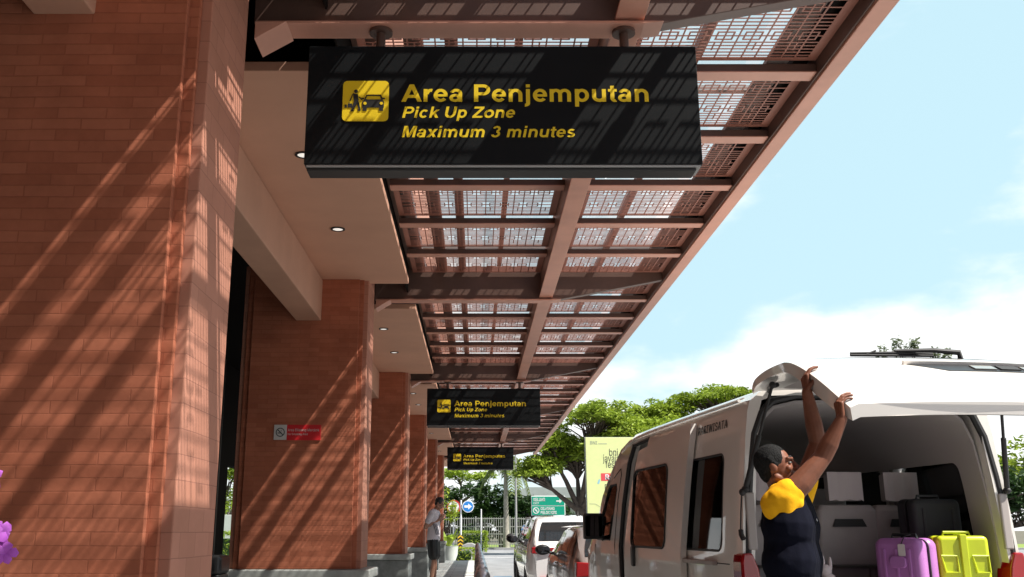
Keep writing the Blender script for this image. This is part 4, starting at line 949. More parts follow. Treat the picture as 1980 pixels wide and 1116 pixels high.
# eyes, hair
eyes(P, rot, 1.04, dr); eyes_brow(P, 1.04, dr, M['hair'])
def hair_cap(P, rot, k, m, par, front=.040, vox=.006):
    b = MB(); b.ell(P(0, -.020, .034), (.081 * k, .094 * k, .094 * k), rot, 20, 14); b.ell(P(0, -.050, -.01), (.068 * k, .050 * k, .070 * k), rot, 18, 12)
    for sx in (-1, 1): b.cap(P(sx * .070, .0, .01), P(sx * .068, -.02, .04), .014 * k, .02 * k, 8)
    rr = random.Random(3)
    for _ in range(0):
        a = rr.uniform(0, 2 * math.pi); e = rr.uniform(.1, 1.35); v = Vector((.081 * math.cos(a) * math.cos(e), -.020 + .094 * math.sin(a) * math.cos(e), .034 + .094 * math.sin(e)))
        if v.y > front - .01 and v.z < .085: continue
        q = v * 1.045 + Vector((0, rr.uniform(-.01, .02), 0)); b.cap(P(*v), P(*q), .010 * k, .004 * k, 6)
    # keep the face clear
    o = b.build('hair', m, par); remesh(o, vox, 1, .3)
    inv = rot.transposed(); c = P(0, 0, 0); bm = bmesh.new(); bm.from_mesh(o.data)
    dl = [f for f in bm.faces if (lambda q: q.y > .045 - max(0, q.z - .03) * .0 and q.z < .080 + .0 * q.y and q.y > front - .6 * max(0, q.z - .06))(inv @ (f.calc_center_median() - c) / k)]
    bmesh.ops.delete(bm, geom=dl, context='FACES'); bm.to_mesh(o.data); bm.free(); return o
hair_cap(P, rot, 1.04, M['greyhair'], dr)
# shirt: navy body, yellow shoulders and sleeves, collar
b = MB()
for z, r1, hw in ((1.385, .105, .10), (1.26, .130, .115), (1.08, .138, .145), (.92, .142, .155)):
    c0 = Vector((1.745, 5.445, z)); b.cap(c0 - tx * hw, c0 + tx * hw, r1, r1, 18)
for z0, z1 in ((1.385, 1.26), (1.26, 1.08), (1.08, .86)):
    for s in (-1, -.5, 0, .5, 1): b.cap(Vector((1.75, 5.445, z0)) + tx * .115 * s, Vector((1.76, 5.445, z1)) + tx * .145 * s, .120, .142, 14)
rr = random.Random(5)
for i in range(9):   # folds that fall from the raised shoulders
    s = rr.uniform(-.11, .11); z0 = rr.uniform(1.15, 1.32); q = Vector((1.745, 5.445, z0)) + tx * s + fz * .125
    b.cap(q, q + tx * rr.uniform(-.07, .07) + Vector((0, 0, -rr.uniform(.12, .25))), .014, .010, 8)
sh = b.build('shirt', M['navy'], dr); remesh(sh, .007, 14)
b = MB()
for a, c, ra, rb in (((-.085, .02, -.02), (.0, .0, .04), .062, .070), ((-.085, .01, -.05), (-.05, -.02, -.20), .062, .026), ((-.01, -.01, .0), (-.04, -.03, -.19), .070, .030), ((-.10, .02, -.03), (-.075, .0, -.12), .05, .04),
                     ((-.05, .0, .0), (.02, .0, .03), .070, .071), ((-.03, .05, .02), (.02, .11, .02), .07, .05), ((-.045, -.005, -.04), (.018, -.005, -.02), .062, .062)):
    b.cap(Rsh + Vector(a), Rsh + Vector(c), ra, rb, 18)
sl_ = b.build('sleeve', M['yellowcloth'], sh); remesh(sl_, .006, 16)
b = MB(); b.cap(Lsh + Vector((-.03, -.02, -.02)), Lsh + Vector((.05, .0, .11)), .088, .070, 18); b.cap(Lsh + Vector((-.02, -.04, .0)), neck + Vector((.03, .05, -.01)), .075, .06, 16)
sl2 = b.build('sleeve', M['yellowcloth'], sh); remesh(sl2, .007, 4)
b = MB(); ringp = [neck + Vector((.012, -.004, .012 + .012 * math.cos(a))) + (tx * math.cos(a) * .078 + fz * math.sin(a) * .072) for a in [2 * math.pi * i / 16 for i in range(17)]]; b.tube(ringp, .014, 8); b.build('collar', M['navy'], sh, smooth='all')
b = MB(); b.ell(Vector((1.745, 5.445, 1.30)) + tx * .075 + fz * .137, (.013, .006, .016)); b.build('chest_badge', M['white'], sh, smooth='all')
b = MB()
for s in (-1, 1):
    hip = pel + tx * s * .09; kn = Vector((hip.x + .02, hip.y - .01, .50)); an = Vector((hip.x, hip.y, .10)); capsules(b, [(hip, .115), (kn, .085), (an, .07)])
b.cap(pel - tx * .1, pel + tx * .1, .125, .125)
tr = b.build('trousers', M['black'], dr); remesh(tr, .010, 4)
for s in (-1, 1):
    an = Vector((pel.x, pel.y, .05)) + tx * s * .09; b = MB(); b.cap(an, an + fz * .17 + Vector((0, 0, -.008)), .052, .042); o = b.build('shoe', M['plastic'], dr); remesh(o, .008, 3)

# the man on the walkway looking at his phone
mx0, my0, mz0 = -.83, 19.45, .172
mn = thing('person', 'young man in pale t-shirt and black shorts looking down at his phone', 'person', (mx0, my0, mz0), R(-8))
b = MB()
hc2 = Vector((.105, 0, 1.595)); P2, rot2 = add_head(b, hc2, (.86, -.06, -.50), (.5, 0, .86), .97)
capsules(b, [((.01, 0, 1.44), .055), ((.075, 0, 1.53), .050)])
b.cap((0, -.10, 1.36), (0, .10, 1.36), .095, .095); b.cap((.0, -.06, 1.30), (-.01, -.05, .98), .10, .09); b.cap((0, .06, 1.30), (-.01, .05, .98), .10, .09)
for s in (-1, 1):
    sh_ = Vector((-.02, s * .18, 1.40)); el_ = Vector((-.135 if s < 0 else .0, s * .235, 1.13)); wr_ = Vector((.135, s * .09 - .02, 1.285))
    capsules(b, [(sh_, .052), (el_, .038), (wr_, .026)])
    add_hand(b, wr_, (.75, -s * .25, .55), (.1, -s * .9, .35), -1 if s > 0 else 1, [(30, 60, 80)] * 4, 1.0)
    hip = Vector((-.01, s * .085, .90)); kn = Vector((.025 if s < 0 else -.005, s * .10, .48)); an = Vector((-.04 if s < 0 else -.01, s * .11, .07))
    capsules(b, [(hip, .085), (hip.lerp(kn, .6), .068), (kn, .052), (kn.lerp(an, .3), .052), (an, .036)])
    b.cap(an + Vector((-.03, 0, -.03)), an + Vector((.14, s * .02, -.042)), .034, .028)
bd2 = b.build('body', M['skin2'], mn); remesh(bd2, .006, 3)
eyes(P2, rot2, .97, mn)
hair_cap(P2, rot2, .99, M['hair'], mn, vox=.007)
b = MB()
for z0, z1, r0, r1 in ((1.38, 1.15, .112, .112), (1.15, .90, .112, .122)):
    for s in (-1, 0, 1): b.cap((0, .085 * s, z0), (-.01, .085 * s, z1), r0, r1, 16)
for s in (-1, 1): b.cap((-.02, s * .17, 1.40), (-.085 if s < 0 else -.01, s * .215, 1.245), .070, .064, 14)
b.cap((0, -.15, 1.405), (0, .15, 1.405), .072, .072, 14)
ts = b.build('t_shirt', M['lilaccloth'], mn); remesh(ts, .009, 4)
for i in range(3):
    b = MB(); y = -.198; b.tube([(.015 + .03 * i, y + .004 * i, 1.20), (.055 + .028 * i, y - .005 + .012 * i, 1.10), (.085 + .022 * i, y - .004 + .022 * i, .99)], .007, 6); b.build('stripe', M['grey'], ts, smooth='all')
b = MB()
for s in (-1, 1): capsules(b, [((-.01, s * .085, .93), .120), ((.01, s * .10, .60), .108)])
b.cap((-.01, -.07, .93), (-.01, .07, .93), .122, .122)
st = b.build('shorts', M['black'], mn); remesh(st, .010, 3)
for s in (-1, 1):
    b = MB(); b.cap((-.07, s * .11, .025), (.15, s * .13, .018), .036, .030); o = b.build('sandal', M['plastic'], mn); remesh(o, .008, 2)
ph = MB(); ph.obox((0, 0, 0), (.0045, 0, .002), (0, .036, 0), (-.035, 0, .066)); o = ph.build('mobile_phone', M['carglass'], bevel=.003); o.location = (mx0 + .215, my0 - .05, mz0 + 1.37); tag(o, 'dark mobile phone held by the young man in shorts', 'phone')
# ------------------------------------------------------------------ vegetation
def leaves_mesh(pts, size, rs, flat=.5, aspect=.55, droop=None):
    n = len(pts); P = np.array(pts); g = np.random.default_rng(rs)
    a = g.normal(size=(n, 3)); a[:, 2] *= flat if droop is None else 1
    if droop is not None: a = a * .35; a[:, 2] -= droop
    a /= np.linalg.norm(a, axis=1)[:, None]
    nn = g.normal(size=(n, 3)) * .7; nn[:, 2] += 1; b = np.cross(nn, a); b /= np.linalg.norm(b, axis=1)[:, None] + 1e-9
    s = size * g.uniform(.55, 1.35, (n, 1)); A = a * s; B = b * s * aspect
    V = np.empty((n, 4, 3)); V[:, 0] = P - A * .9; V[:, 1] = P + B * .55 - A * .1; V[:, 2] = P + A; V[:, 3] = P - B * .55 - A * .1
    V[:, 1, 2] += s[:, 0] * .08; V[:, 3, 2] += s[:, 0] * .08
    return V.reshape(-1, 3), [(4 * i, 4 * i + 1, 4 * i + 2, 4 * i + 3) for i in range(n)]
def leaf_obj(name, pts, size, m, parent, rs=1, **k):
    v, f = leaves_mesh(pts, size, rs, **k); me = bpy.data.meshes.new(name); me.from_pydata(v.tolist(), [], f); me.materials.append(m); o = bpy.data.objects.new(name, me); C.objects.link(o)
    if parent: o.parent = parent
    return o
def clump(g, c, r, n, low=-.5):
    o = []
    while len(o) < n:
        v = g.normal(size=3); v /= np.linalg.norm(v)
        if v[2] < low: continue
        o.append(np.array(c) + v * np.array(r) * g.uniform(.55, 1.08))
    return o
def tree(name, label, loc, trunk, crown, m, size, seed, n, group=None, bark='bark', cl=(1.3, 1.3, .55), k=9, limbs=True, low=-.45, tw=.02):
    """trunk: (height of fork, radius); crown: list of (cx, cy, cz, rx, ry, rz) masses in local metres"""
    g = np.random.default_rng(seed); t = thing(name, label, 'tree', loc, group=group); pts = []; b = MB(); fork = Vector((0, 0, trunk[0])); r0 = trunk[1]
    lean = Vector((g.uniform(-.2, .2), 0, 0)); b.tube([(0, 0, -.05), (lean.x * .5, 0, trunk[0] * .5), fork + lean], [r0 * 1.35, r0, r0 * .9], 10); fork = fork + lean
    lb_ = MB()
    for (cx, cy, cz, rx, ry, rz) in crown:
        M0 = Vector((cx, cy, cz)); mid = fork.lerp(M0, .5) + Vector((0, 0, -.12 * abs(cx) - .1)); base = M0 + Vector((0, 0, -rz * .5))
        if limbs: lb_.tube([fork - Vector((0, 0, .2)), mid, base], [r0 * .62, r0 * .42, r0 * .2], 7)
        for _ in range(k):
            v = g.normal(size=3); v /= np.linalg.norm(v); v[2] = abs(v[2]) * 1.15 - .35
            c = np.array([cx, cy, cz]) + v * np.array([rx, ry, rz]) * g.uniform(.35, 1.0); sc_ = g.uniform(.6, 1.15)
            pts += clump(g, c, np.array(cl) * sc_, int(n * sc_), low)
            if limbs: q = Vector(c) + Vector((0, 0, -.15)); lb_.tube([mid.lerp(base, g.uniform(.2, 1)), (q + base) / 2 + Vector((g.uniform(-.3, .3), g.uniform(-.3, .3), g.uniform(-.2, .3))), q], [r0 * .2, r0 * .12, tw], 5)
    tk = b.build('trunk', M[bark], t, smooth=True)
    if limbs: lb_.build('limbs', M[bark], tk, smooth=True)
    leaf_obj('crown', pts, size, m, t, seed); return t
G = 'trees beyond the car park'
tree('rain_tree', 'spreading rain tree with dark forked branches beside the lime billboard', (5.6, 51, 0), (2.4, .28),
     [(.8, 0, 7.0, 2.6, 2.0, 1.3), (-1.5, .3, 5.7, 1.7, 1.4, 1.3), (3.4, .4, 6.3, 2.6, 2.0, 1.4), (6.0, .5, 5.6, 2.2, 1.6, 1.4), (1.8, -.5, 5.6, 2.2, 1.5, 1.0), (-2.2, -.2, 4.3, 1.0, .9, .9), (-.2, .6, 5.0, 1.6, 1.2, 1.0), (4.4, -.3, 4.4, 2.2, 1.5, 1.2)], M['leaf'], .15, 11, 80, G, cl=(.62, .62, .30), k=66, tw=.018)
tree('rain_tree', 'broad rain tree with flat crown rising above the van roof', (15.5, 62, 0), (4.5, .45),
     [(.6, 0, 9.4, 3.2, 2.2, 1.6), (-3.2, .3, 8.3, 2.9, 2.0, 1.5), (3.6, .2, 8.8, 2.6, 2.0, 1.7), (-1.5, -1, 7.2, 3.0, 1.6, 1.4), (2.2, -1, 6.6, 3.0, 1.6, 1.6), (-5.2, 0, 6.9, 2.4, 1.5, 1.5), (-5.5, 0, 5.0, 2.4, 1.5, 1.2)], M['leaf'], .18, 12, 90, G, cl=(.75, .75, .36), k=60, tw=.02)
tree('bushy_tree', 'rounded green tree at the right edge seen past the tailgate strut', (28.6, 46, 0), (2.4, .3),
     [(0, 0, 5.0, 2.2, 2, 1.7), (2.4, 0, 4.6, 2, 2, 1.7), (-2.0, .5, 3.8, 1.5, 1.6, 1.2), (0, 0, 2.8, 2.8, 2, 1.4), (1, -.5, 1.3, 2.8, 1.6, 1.0)], M['leaf'], .2, 13, 120, G, cl=(.9, .9, .6), k=12, low=-.8)
tree('slender_tree', 'thin pale sparse tree top showing above the tailgate wiper', (28.6, 62, 0), (9, .13),
     [(-1.5, 0, 12.4, .35, .4, .8), (-.3, 0, 13.0, .4, .4, 1.0), (.6, .2, 12.8, .4, .4, 1.0), (1.9, 0, 12.4, .3, .4, .8), (2.7, .2, 12.3, .3, .4, .7)], M['leafpale'], .17, 14, 26, G, cl=(.35, .35, .45), k=7, low=-1)
for i, (x, y, h_, lab) in enumerate([(11, 33, 3.6, 'dark bushy tree seen through the van side windows, nearest the kerb'), (15.5, 30, 4.0, 'dark bushy tree seen through the rear right van window'), (20, 27, 4.2, 'dark bushy tree far right, partly seen through the right van window')]):
    tree('bushy_tree', lab, (x, y, 0), (1.2, .18), [(0, 0, h_ * .62, 2.2, 1.6, h_ * .32), (1.4, 0, h_ * .5, 1.6, 1.4, h_ * .3), (-1.4, 0, h_ * .5, 1.6, 1.4, h_ * .3)], M['leaf2'], .2, 30 + i, 90, G, cl=(.8, .8, .6), k=11, low=-.9)
# dark evergreen screen behind the fence: separate trees
lab6 = ['dark evergreen at the left end of the screen behind the fence', 'dark evergreen second from the left behind the fence, beside the blue arrow sign', 'dark evergreen third from the left behind the fence, behind the white post',
        'dark evergreen behind the palm and the lamp post', 'dark evergreen behind the left half of the green exit sign', 'dark evergreen behind the right half of the green exit sign', 'dark evergreen just right of the rain tree trunk behind the billboard']
for i, (x, h_) in enumerate([(-4.4, 5.2), (-2.1, 4.9), (-.2, 5.3), (1.9, 5.0), (4.0, 4.2), (6.0, 3.4), (9.0, 4.0)]):
    tree('evergreen_tree', lab6[i], (x, 72.5 + .4 * (i % 2), 0), (1.0, .16), [(0, 0, h_ * .72, 1.3, .9, h_ * .24), (.6, 0, h_ * .42, 1.3, .9, h_ * .28), (-.6, 0, h_ * .42, 1.3, .9, h_ * .28), (0, -.3, h_ * .2, 1.5, .8, h_ * .2)], M['leaf2'], .2, 50 + i, 120, 'dark evergreens behind the fence', cl=(.6, .55, .5), k=12, limbs=False, low=-1)
tree('rain_tree', 'light green tree behind the dark evergreens at the left end of the fence', (-1.2, 80, 0), (3.6, .25), [(0, 0, 5.5, 2.2, 1.5, .8), (-2.2, 0, 5.9, 2.0, 1.5, .9), (2.0, 0, 5.4, 1.6, 1.4, .6)], M['leaf'], .2, 70, 90, G, cl=(.9, .8, .4), k=9)
# palm
pm = thing('palm_tree', 'palm tree with pale trunk and drooping grey green fronds by the fence', 'tree', (2.05, 66.3, 0))
b = MB(); b.tube([(0, 0, 0), (.02, 0, 2), (.0, 0, 4.2), (.02, 0, 5.2)], [.24, .18, .15, .12], 12); b.build('trunk', M['palmbark'], pm, smooth=True)
b = MB(); b.tube([(.02, 0, 5.1), (.02, 0, 5.9)], [.13, .07], 10); b.build('crownshaft', M['leaf3'], pm, smooth=True)
g = np.random.default_rng(5)
for i in range(13):
    a = 2 * math.pi * i / 13 + g.uniform(-.15, .15); el = g.uniform(.1, 1.1); Ln = g.uniform(2.2, 2.9); q = []
    for j in range(11):
        s = j / 10; rr_ = Ln * s * math.cos(el) * (1 - .25 * s); z = 5.8 + Ln * s * math.sin(el) - 2.6 * s * s; q.append(Vector((.02 + rr_ * math.cos(a), rr_ * math.sin(a), z)))
    b = MB(); b.tube(q, [.03 - .0025 * j for j in range(11)], 5)
    for j in range(1, 11):
        for u_ in (0, .5):
            p0 = q[j - 1].lerp(q[j], u_); dd = (q[j] - q[j - 1]).normalized(); sd = dd.cross(Vector((0, 0, 1))).normalized()
            for s in (-1, 1):
                e = p0 + sd * s * .30 + dd * .22 + Vector((0, 0, -.38)); mdp = p0 + sd * s * .2 + dd * .1 + Vector((0, 0, -.08)); wv = dd * .07
                b.add([p0 - wv, p0 + wv, mdp + wv, e, mdp - wv], [(0, 1, 2, 4), (4, 2, 3)])
    b.build('frond', M['leaf3'], pm, recalc=False)
# ------------------------------------------------------------------ fence, lawn things
fn = thing('metal_fence', 'grey steel bar fence running along the far lawn under the evergreens', 'fence', (0, 68.5, 0))
for i in range(-5, 11):
    b = MB(); b.box(i * 2.4 - .05, i * 2.4 + .05, -.05, .05, 0, 2.18); b.build('post', M['galv'], fn)
    if i < 10:
        b = MB()
        for z in (.25, .95, 1.45, 2.0): b.box(i * 2.4 + .055, i * 2.4 + 2.345, -.02, .02, z, z + .06)
        for k in range(1, 15): x = i * 2.4 + k * .16; b.box(x - .02, x + .02, -.012, .012, .10, 2.12)
        b.build('bar_panel', M['galv'], fn)
def hedge(name, label, loc, sx, sy, sz, m, n, size, seed, cat='hedge'):
    t = thing(name, label, cat, loc); g = np.random.default_rng(seed); pts = []
    for _ in range(n):
        p = g.uniform(-1, 1, 3); a = g.integers(0, 3); p[a] = np.sign(p[a]) * g.uniform(.82, 1.05)
        if a == 2: p[2] = abs(p[2])
        pts.append((p[0] * sx / 2 * (1 + .05 * math.sin(9 * p[2])), p[1] * sy / 2, sz * (.5 + .5 * p[2]) + .02))
    leaf_obj('foliage', pts, size, m, t, seed); b = MB(); b.box(-sx * .36, sx * .36, -sy * .34, sy * .34, .0, sz * .8); b.build('inner_branches', M['leaf2'], t, bevel=.1); return t
hedge('clipped_hedge', 'clipped box shaped green bush beside the hazard striped sign post', (-.12, 57.5, 0), 1.55, 1.2, 1.15, M['leaf'], 1900, .09, 3)
# sign post with two round signs and hazard base
sp_ = thing('road_sign', 'round blue sign with white right arrow on a white post with hazard stripes', 'road sign', (-.76, 50, 0))
b = MB(); b.tube([(0, 0, .0), (0, 0, 2.75)], .04, 10); b.build('post', M['white'], sp_, smooth=True)
b = MB(); b.tube([(0, -.045, 2.5), (.5, -.045, 2.5)], .02, 8); b.tube([(0, -.045, 2.3), (.5, -.045, 2.3)], .02, 8); b.build('bracket', M['galv'], sp_, smooth=True)
b = MB(); b.prism([(.36 + .30 * math.cos(2 * math.pi * i / 32), 2.42 + .30 * math.sin(2 * math.pi * i / 32)) for i in range(32)], 'y', -.09, -.07); ds = b.build('white_rim', M['signwhite'], sp_)
b = MB(); b.prism([(.36 + .26 * math.cos(2 * math.pi * i / 32), 2.42 + .26 * math.sin(2 * math.pi * i / 32)) for i in range(32)], 'y', -.096, -.0905); b.build('blue_disc', M['signblue'], ds)
b = MB(); b.prism([(.17, 2.36), (.17, 2.48), (.37, 2.48), (.37, 2.57), (.56, 2.42), (.37, 2.27), (.37, 2.36)], 'y', -.102, -.0965); b.build('arrow', M['signwhite'], ds)
b = MB(); b.box(-.16, .12, -.14, .14, 0, 1.0); hb = b.build('hazard_base', M['black'], sp_, bevel=.01)
for i in range(5):
    z = .10 + .18 * i; b = MB(); b.prism([(-.16, z), (-.02, z + .10), (.12, z), (.12, z + .08), (-.02, z + .18), (-.16, z + .08)], 'y', -.146, -.1405); b.build('chevron', M['hazyellow'], hb)
t = thing('road_sign', 'round red rimmed no turn sign half hidden by yellow leaves', 'road sign', (-1.14, 50.2, 0))
b = MB(); b.tube([(0, .05, 0), (0, .05, 2.5)], .035, 8); b.build('post', M['white'], t, smooth=True)
b = MB(); b.prism([(.36 * math.cos(2 * math.pi * i / 28), 2.40 + .36 * math.sin(2 * math.pi * i / 28)) for i in range(28)], 'y', -.02, 0); w2 = b.build('white_disc', M['signwhite'], t)
b = MB(); ringfaces(b, 0, 2.40, .29, .36, -.026, -.0205, 28); b.build('red_rim', M['signred'], w2)
b = MB(); b.prism([(.06, 2.22), (.12, 2.22), (.12, 2.52), (-.02, 2.52), (-.02, 2.60), (-.16, 2.49), (-.02, 2.38), (-.02, 2.46), (.06, 2.46)], 'y', -.025, -.0205); b.build('arrow', M['ink'], w2)
b = MB(); b.prism([(-.45, 0), (.45, 0), (.40, .5), (.12, .62), (-.12, .62), (-.40, .5)], 'y', -.3, .3); o = b.build('concrete_block', M['kerb'], bevel=.04); o.location = (-.30, 49.4, 0); tag(o, 'sloped concrete block at the foot of the blue arrow sign', 'block')
t = thing('marker_pole', 'thin white marker pole standing in front of the clipped bush', 'pole', (.30, 54, 0)); b = MB(); b.tube([(0, 0, 0), (0, 0, 2.35)], .034, 10); b.lathe([(.10, 0), (.10, .04), (.035, .05)], n=12); b.build('pole', M['white'], t, smooth=True); b = MB(); b.lathe([(.037, 2.345), (.03, 2.37), (.001, 2.38)], n=12); b.build('cap', M['white'], t, smooth=True)
t = thing('lamp_post', 'tall slim grey lamp post right of the palm tree', 'lamp post', (2.65, 64, .0)); b = MB(); b.tube([(0, 0, 0), (0, 0, 3), (0, 0, 7.2)], [.085, .07, .05], 12); b.build('post', M['galv'], t, smooth=True); b = MB(); b.tube([(0, 0, 7.15), (.5, 0, 7.4), (1.1, 0, 7.45)], .04, 8); b.obox((1.3, 0, 7.43), (.3, 0, .02), (0, .12, 0), (0, 0, .05)); b.build('lamp_arm', M['galv'], t, smooth=True)
# green direction sign
t = thing('direction_sign', 'green exit direction sign with white arrow above a no left turn line', 'road sign', (4.10, 55, 0))
b = MB(); b.box(-.96, .96, -.03, .03, 2.03, 3.13); pn = b.build('white_border', M['signwhite'], t, bevel=.02)
for z0, z1 in ((2.07, 2.565), (2.605, 3.09)):
    b = MB(); b.box(-.92, .92, -.036, -.0305, z0, z1); b.build('green_field', M['signgreen'], pn)
text('KELUAR', .24, (-.84, -.0375, 2.84), FRONT, M['signwhite'], pn, bold=.03, width=.66); text('EXIT', .14, (-.84, -.0375, 2.67), FRONT, M['signwhite'], pn, bold=.02)
b = MB(); b.prism([(.46, 2.80), (.46, 2.88), (.64, 2.88), (.64, 2.96), (.78, 2.84), (.64, 2.72), (.64, 2.80)], 'y', -.040, -.0365); b.build('arrow', M['signwhite'], pn)
text('DILARANG', .21, (-.44, -.0375, 2.35), FRONT, M['signwhite'], pn, bold=.035, width=.84); text('BELOK KIRI', .21, (-.44, -.0375, 2.13), FRONT, M['signwhite'], pn, bold=.035, width=.90)
b = MB(); ringfaces(b, -.69, 2.32, .135, .18, -.041, -.0365, 24); b.prism([(-.80, 2.41), (-.77, 2.44), (-.58, 2.23), (-.61, 2.20)], 'y', -.0415, -.0365); b.prism([(-.68, 2.24), (-.64, 2.24), (-.64, 2.37), (-.72, 2.37), (-.72, 2.41), (-.78, 2.35), (-.72, 2.29), (-.72, 2.33), (-.68, 2.33)], 'y', -.0405, -.0365); b.build('no_turn_symbol', M['signwhite'], pn)
for x in (-.45, .45): b = MB(); b.tube([(x, .05, 0), (x, .05, 2.03)], .04, 8); b.build('post', M['galv'], t, smooth=True)
# lime billboard
bx0, bz0, bz1, by = 5.05, 1.75, 5.38, 44.0
t = thing('billboard', 'pale lime festival billboard partly hidden behind the van', 'billboard', (bx0, by, 0))
b = MB(); b.box(0, 4.6, -.05, .05, bz0 - .35, bz1); pn = b.build('panel', M['lime'], t, bevel=.01)
b = MB(); b.box(-.03, 4.63, .052, .16, bz0 - .38, bz1 + .03); b.build('frame', M['galv'], t)
for x in (.3, 2.3, 4.3): b = MB(); b.box(x - .07, x + .07, .17, .30, 0, bz1 - .1); b.build('post', M['galv'], t)
def bt(s_, size, x, z, m, wd=None, bold=.0): text(s_, size, (x, -.0525, z), FRONT, M[m], pn, bold=bold, width=wd)
bt('BNI', .20, .20, 5.07, 'greyink', .32, .015); b = MB(); b.box(.58, .98, -.054, -.0505, 5.08, 5.11); b.build('logo_line', M['greyink'], pn)
bt('bni', .44, 1.05, 4.55, 'ink', .40); bt('javajazz', .44, .78, 4.28, 'ink', 1.05); bt('festival', .44, .88, 4.01, 'ink', .95)
b = MB(); b.box(.66, 1.9, -.054, -.0505, 3.42, 3.76); b.build('red_block', M['bred'], pn); text('Rai', .30, (.84, -.056, 3.49), FRONT, M['signwhite'], pn, bold=.03)
b = MB(); b.prism([(.48, 3.30), (.56, 3.28), (.60, 3.36), (.62, 3.50), (.55, 3.48)], 'y', -.054, -.0505); b.build('blue_mark', M['lblue'], pn)
bt('P', .30, .80, 3.05, 'ink'); bt('C', .30, .80, 2.72, 'ink')
b = MB(); b.bar((.1, -.053, 2.40), (.36, -.053, 2.40), .004, .015); b.bar((.36, -.053, 2.40), (.72, -.053, 2.18), .004, .015); b.build('thin_line', M['greyink'], pn)
b = MB(); b.box(.33, .47, -.054, -.0505, 1.86, 1.98); b.build('small_mark', M['ink'], pn)
b = MB(); b.box(1.80, 2.75, -.054, -.0505, 2.35, 2.95); b.build('teal_block', M['teal'], pn); text('2', .52, (2.0, -.056, 2.42), FRONT, M['lblue'], pn, bold=.03); bt('e --', .26, 1.92, 2.06, 'ink')
b = MB(); b.box(1.8, 2.75, -.053, -.0505, 1.92, 1.95); b.build('rule', M['greyink'], pn)
# far building behind the rain tree
t = thing('far_building', 'low grey roofed building far behind the rain tree', 'building', (7.5, 104, 0))
b = MB(); b.box(-3.5, 6, 0, 8, 0, 4.6); b.build('wall', M['pale_wall'], t); b = MB(); b.prism([(-4, 4.605), (6.5, 4.605), (6.5, 5.0), (4.6, 5.7), (-2, 5.7), (-4, 5.0)], 'y', -.5, 8.5); b.build('roof', M['roofgrey'], t)
b = MB(); b.box(-2.8, -1.2, -.04, -.01, 2.4, 3.8); b.build('window', M['carglass'], t); b = MB(); b.box(1, 2.6, -.04, -.01, 2.4, 3.8); b.build('window', M['carglass'], t)
# planting at the end of the walkway
t = thing('potted_plant', 'white glazed pot with broad green leaves at the end of the walkway', 'plant', (-1.03, 37.2, 0))
b = MB(); b.lathe([(.001, .01), (.22, .01), (.34, .35), (.36, .62), (.38, .66), (.33, .66), (.30, .58), (.001, .56)], n=24); b.build('pot', M['whitepot'], t, smooth=True)
b = MB()
for i in range(12):
    a = 2.4 * i; e = Vector((math.cos(a) * .42, math.sin(a) * .42, 1.15 + .25 * math.sin(i * 1.7))); q = Vector((math.cos(a) * .2, math.sin(a) * .2, 1.0)); sd = Vector((-math.sin(a), math.cos(a), 0)) * .10
    b.add([(0, 0, .58), q - sd, e, q + sd], [(0, 1, 2, 3)])
b.build('leaves', M['leaf4'], t, recalc=False)
t = thing('croton_tree', 'small yellow leaved tree with bare twigs behind the last pillar', 'tree', (-1.28, 39.5, 0)); g = np.random.default_rng(9); b = MB(); pts = []
b.tube([(0, 0, 0), (.03, 0, .9), (.0, 0, 1.6)], [.06, .045, .03], 8)
for i in range(16):
    a = g.uniform(0, 6.3); z0 = g.uniform(.8, 1.6); e = Vector((math.cos(a) * g.uniform(.3, .65), math.sin(a) * .4, z0 + g.uniform(.2, 1.4))); b.tube([(.02, 0, z0), (e.x * .5, e.y * .5, z0 + .25), e], [.022, .014, .007], 5)
    if e.z > 1.55: pts += clump(g, e, (.22, .22, .2), 46, -1)
b.build('trunk', M['bark'], t, smooth=True); leaf_obj('leaves', pts, .09, M['leaf4'], t, 9)
hedge('low_shrub', 'low bright yellow green shrub at the kerb end of the walkway', (-.62, 41.5, 0), 1.2, .8, .5, M['leaf4'], 700, .08, 4, 'shrub')
hedge('low_shrub', 'bright yellow green shrub seen through the dark hall doorway', (-10.1, 39.8, 0), 1.4, 1.2, 1.15, M['leaf4'], 900, .09, 6, 'shrub')
tree('bushy_tree', 'tree glimpsed through the dark gap between the two nearest pillars', (-14.2, 55, 0), (1.6, .2), [(0, 0, 4.2, 1.8, 1.6, 1.8), (.4, 0, 2.6, 1.6, 1.4, 1.2)], M['leaf'], .17, 81, 90, G, cl=(.7, .7, .55), k=12, low=-.9)
b = MB(); b.box(-1.5, 1.5, -.1, .1, 0, 2.0); o = b.build('garden_wall', M['pale_wall'], bevel=.02); o.location = (-12.6, 49.5, 0); tag(o, 'low pale wall seen through the dark gap between pillars', 'wall')
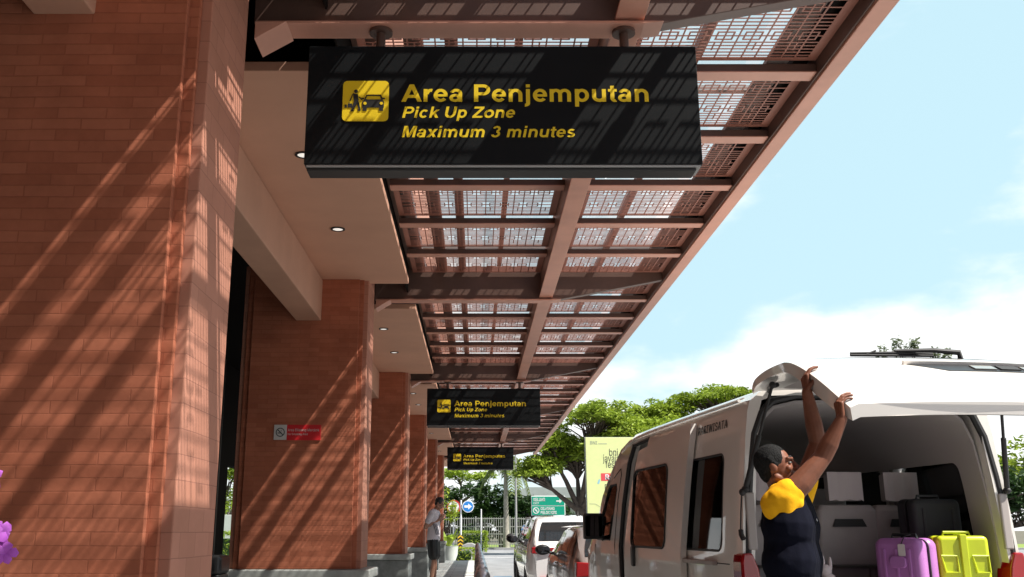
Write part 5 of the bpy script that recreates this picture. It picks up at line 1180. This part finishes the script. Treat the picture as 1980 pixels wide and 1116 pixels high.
# litter bin between the first two pillars
t = thing('litter_bin', 'black litter bin with grey front in the dark gap between pillars', 'bin', (-2.40, 8.75, .172))
b = MB(); b.prism(rrect(-.17, .17, -.17, .17, .04), 'z', 0.001, .70); b.build('body', M['black'], t, bevel=.01)
b = MB(); b.prism(rrect(-.18, .18, -.18, .18, .05), 'z', .702, .86); ld = b.build('lid', M['plastic'], t, bevel=.03, seg=3); b = MB(); b.box(-.10, .13, -.188, -.1715, .42, .66); b.build('front_plate', M['galv'], t, bevel=.01)
b = MB(); b.box(-.10, .10, -.186, -.181, .74, .81); b.build('opening', M['black'], ld)
# orchid spray at the left edge, in a tall planter
t = thing('orchid_plant', 'purple orchid spray in a tall planter at the left edge of the photo', 'plant', (-1.325, 2.5, .172))
b = MB(); b.prism(rrect(-.2, .2, -.2, .2, .03), 'z', .001, .5); b.build('planter', M['plinth'], t, bevel=.01)
b = MB(); g = np.random.default_rng(21); fl_ = MB()
for i in range(4):
    q = [Vector((0.02 * i, 0, .45)), Vector((.02 + .015 * i, -.01, .75)), Vector((.04 + .02 * i - .03, .02, .98 + .07 * i))]; b.tube(q, [.009, .007, .004], 6)
b.build('stems', M['leaf2'], t, smooth=True)
for i in range(70):
    z = g.uniform(.72, 1.24); c = Vector((g.normal(0, .055) - .005 - max(0, z - 1.1) * .2, g.normal(0, .06), z)); f = Vector((g.uniform(-.2, 1), -1, g.uniform(-.2, .5))).normalized(); x = f.cross(Vector((0, 0, 1))).normalized(); y = x.cross(f)
    fl_ = MB()
    for k in range(5):
        a = 2 * math.pi * k / 5 + i; d = x * math.cos(a) + y * math.sin(a); s = x * -math.sin(a) + y * math.cos(a); L_ = .030 * g.uniform(.8, 1.2)
        fl_.add([c, c + d * L_ * .35 + s * L_ * .36 + f * .004, c + d * L_ * .85 + s * L_ * .42 + f * .002, c + d * L_ * 1.12 - f * .006, c + d * L_ * .85 - s * L_ * .42 + f * .002, c + d * L_ * .35 - s * L_ * .36 + f * .004, c + d * L_ * .6 + f * .009], [(0, 1, 6), (1, 2, 6), (2, 3, 6), (3, 4, 6), (4, 5, 6), (5, 0, 6)])
    fl_.build('flower', M['petal'], t, recalc=False, smooth='all')
